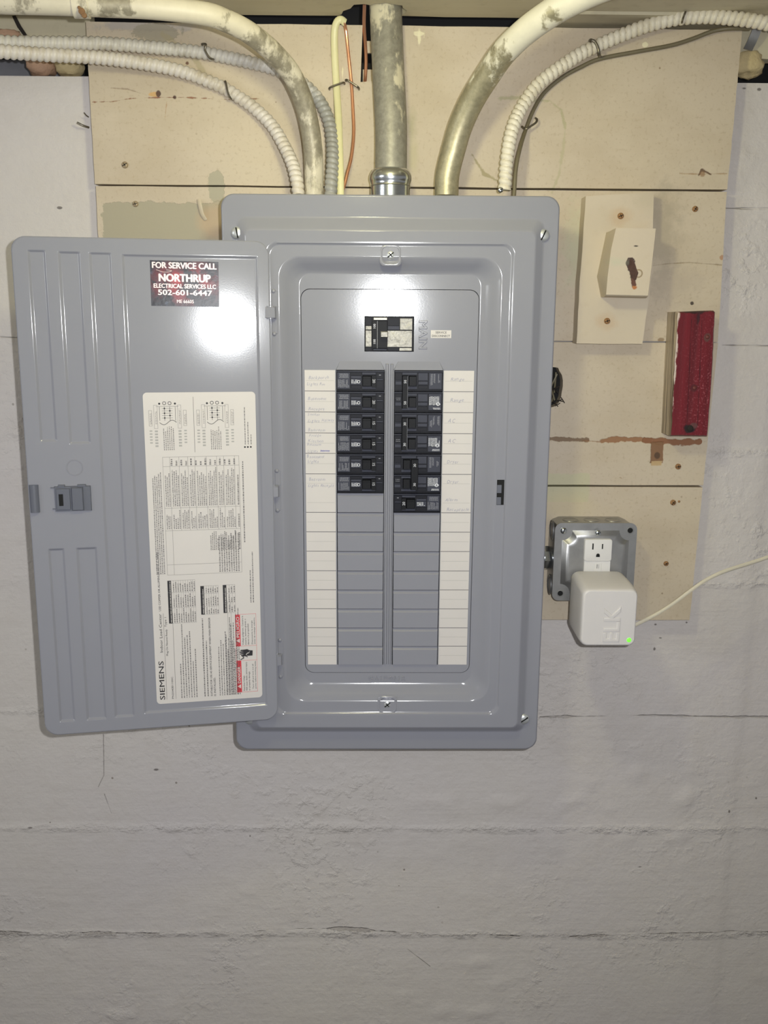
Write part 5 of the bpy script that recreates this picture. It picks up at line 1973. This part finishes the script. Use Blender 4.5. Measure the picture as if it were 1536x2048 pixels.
cx_, cz_ = mm(1196, 1066, -.051)
screw(JF, cx_, cz_, 6.2, 3.8, 'box_screw', jb, M['chrome'], 25)
# nipple joining the box to the panel
m = MB()
zc = -106
fk = Frame((.186, -.024, 1.5 + zc / 1000), (0, -1, 0), (0, 0, 1))
fk.ez = Vector((1, 0, 0))
m.lathe(fk, [(11, -3), (11, 33)], M['chrome'], 20, False, False)
m.lathe(fk, [(11, 20), (16, 20), (16, 26), (15, 29), (11, 29)], M['chrome'], 8, False, False)
tag(m.obj('nipple', jb, sharp=40), 'short bright nipple joining box and panel')

# receptacle
OF = Frame((0, -0.0510, 1.5), (1, 0, 0), (0, 0, 1))
Yo = -.0555
ox0, oz1 = mm(1170, 1079, Yo)
ox1, oz0 = mm(1223, 1123, Yo)
_, oz2 = mm(1170, 1178, Yo)
m = MB()
wp = M['white_plastic']
rg = [[OF.w(p[0], p[1], z) for p in rrect(ox0 + d, ox1 - d, oz0 + d, oz1 - d, r, 4)] for d, r, z in ((0, 3, -1), (0, 3, 3.4), (.5, 3, 4.2), (1, 2.6, 4.4))]
m.loft(rg, wp, True, False, True)
m.box(OF, ox0 + .5, ox1 - .5, oz2, oz0 + 2, -1, 2.6, wp, 0.5)
rg = [[OF.w(p[0], p[1], z) for p in rrect(ox0 + d, ox1 - d, oz2 - 26 + d, oz2 + 6 - d, r, 4)] for d, r, z in ((0, 3, -1), (0, 3, 3.4), (.5, 3, 4.2), (1, 2.6, 4.4))]
m.loft(rg, wp, True, False, True)
rec = m.obj('receptacle', jb, sharp=40)
tag(rec, 'white duplex outlet')
m = MB()
for (x, y, w, h) in ((1187, 1093, 1.5, 8.0), (1206, 1093, 1.4, 6.6)):
    a = mm(x, y, Yo)
    m.box(OF, a[0] - w, a[0] + w * .1, a[1] - h / 2, a[1] + h / 2, 4.3, 4.55, M['hole'])
a = mm(1196, 1111, Yo)
m.prism([(a[0] - 2.4, a[1] - 2), (a[0] + 2.4, a[1] - 2)] + [(a[0] + 2.4 * math.cos(t), a[1] + 2.6 * math.sin(t)) for t in (0.3, .8, 1.2, 1.57, 1.95, 2.35, 2.85)], 4.3, 4.55, OF, M['hole'])
m.obj('outlet_slot', rec)
m = MB()
a = mm(1196, 1133, Yo)
m.box(OF, a[0] - 5, a[0] + 5, a[1] - 8, a[1] + 4, 2.4, 3.0, wp, 0.5)
m.box(OF, a[0] - 1.2, a[0] - .6, a[1] - 3, a[1] + 2.4, 2.9, 3.15, M['hole'])
m.box(OF, a[0] + 1.0, a[0] + 1.5, a[1] - 3, a[1] + 2.4, 2.9, 3.15, M['print_grey'])
m.obj('center_strap', rec)

# plug-in transformer
pf = thing('plug_adapter', at(1215, 1292, -0.09), 'boxy aged-white plug-in power adapter with a green light in the outlet', 'power adapter')
YB, YF = -.0565, -.126
bx0, bz1 = mm(1143, 1143, -.06)
fx0, fz1 = mm(1165, 1182, YF)
fx1, fz0 = mm(1271, 1294, YF)
bx1 = fx1 - 1
bz0 = fz0 + 1
OP = M['old_plastic']
m = MB()
rg = []
spec = [  # depth fraction, left, right, bottom, top insets against the full box, corner radius
    (0.0, 2, 2, 2, 2, 9), (0.02, 0.5, .5, .5, .5, 10), (0.10, 0, 0, 0, 0, 10), (0.45, 0, 0, 0, 3.0, 10), (0.72, 0, 0, 0, 7.5, 9.5), (0.88, 0.4, 0.4, 0.4, 12, 9), (0.95, 1.4, 1.2, 1.4, 14.5, 9), (0.985, 3.0, 2.4, 3.0, 16.5, 8), (1.0, 5.4, 4.4, 5.4, 19, 7), (1.0, 6.6, 5.6, 6.6, 20.2, 6.4)]
for f, il, ir, ib, it, r in spec:
    z = 1000 * (YB - (YB + (YF - YB) * f)) + 0
    Y = YB + (YF - YB) * f
    fr0 = Frame((0, Y, 1.5), (1, 0, 0), (0, 0, 1))
    x0 = bx0 + (fx0 - bx0) * f + il * .6
    x1 = bx1 + (fx1 - bx1) * f - ir * .6
    zt = bz1 + (fz1 + 10 - bz1) * f - it * .55
    zb_ = bz0 + (fz0 - bz0) * f + ib * .6
    rg.append([fr0.w(p[0], p[1], 0) for p in rrect(x0, x1, zb_, zt, r, 7)])
m.loft(rg, OP, True, True, True)
m.obj('housing', pf, sharp=60)
FFm = Frame((0, YF, 1.5), (1, 0, 0), (0, 0, 1))
m = MB()
ax, az = mm(1258, 1280, YF)
m.lathe(FFm.sub(ax, az, -0.2), [(2.9, 0), (2.8, .5), (2.0, .9), (.05, 1.0)], M['led'], 16)
tag(m.obj('led', pf), 'small lit green light')
m = MB()
tx, tz = mm(1237, 1284, YF)
g = Frame(FFm.w(tx, tz, 0), (0.0, 0, 1), (-1, 0, 0))   # reads upwards
text3d(m, g, 'ELK', 0, 0.5, 27, OP, 1.2, 46)
m.obj('pressed_lettering', pf)

# its thin cord, leaving to the right
m = MB()
m.tube([at(1255, 1258, -.085), at(1272, 1249, -.085), at(1310, 1230, -.08), at(1345, 1208, -.076), at(1380, 1182, -.072), at(1412, 1160, -.067), at(1450, 1142, -.06), at(1500, 1126, -.05), at(1536, 1114, -.045), at(1620, 1085, -.035), at(1750, 1040, -.03)], 0.0019, M['cord'], 10, 8, ell=(0.0024, 0.0016), hint=(0, 1, 0))
o = m.obj('cord', pf)
tag(o, 'thin cream cord')
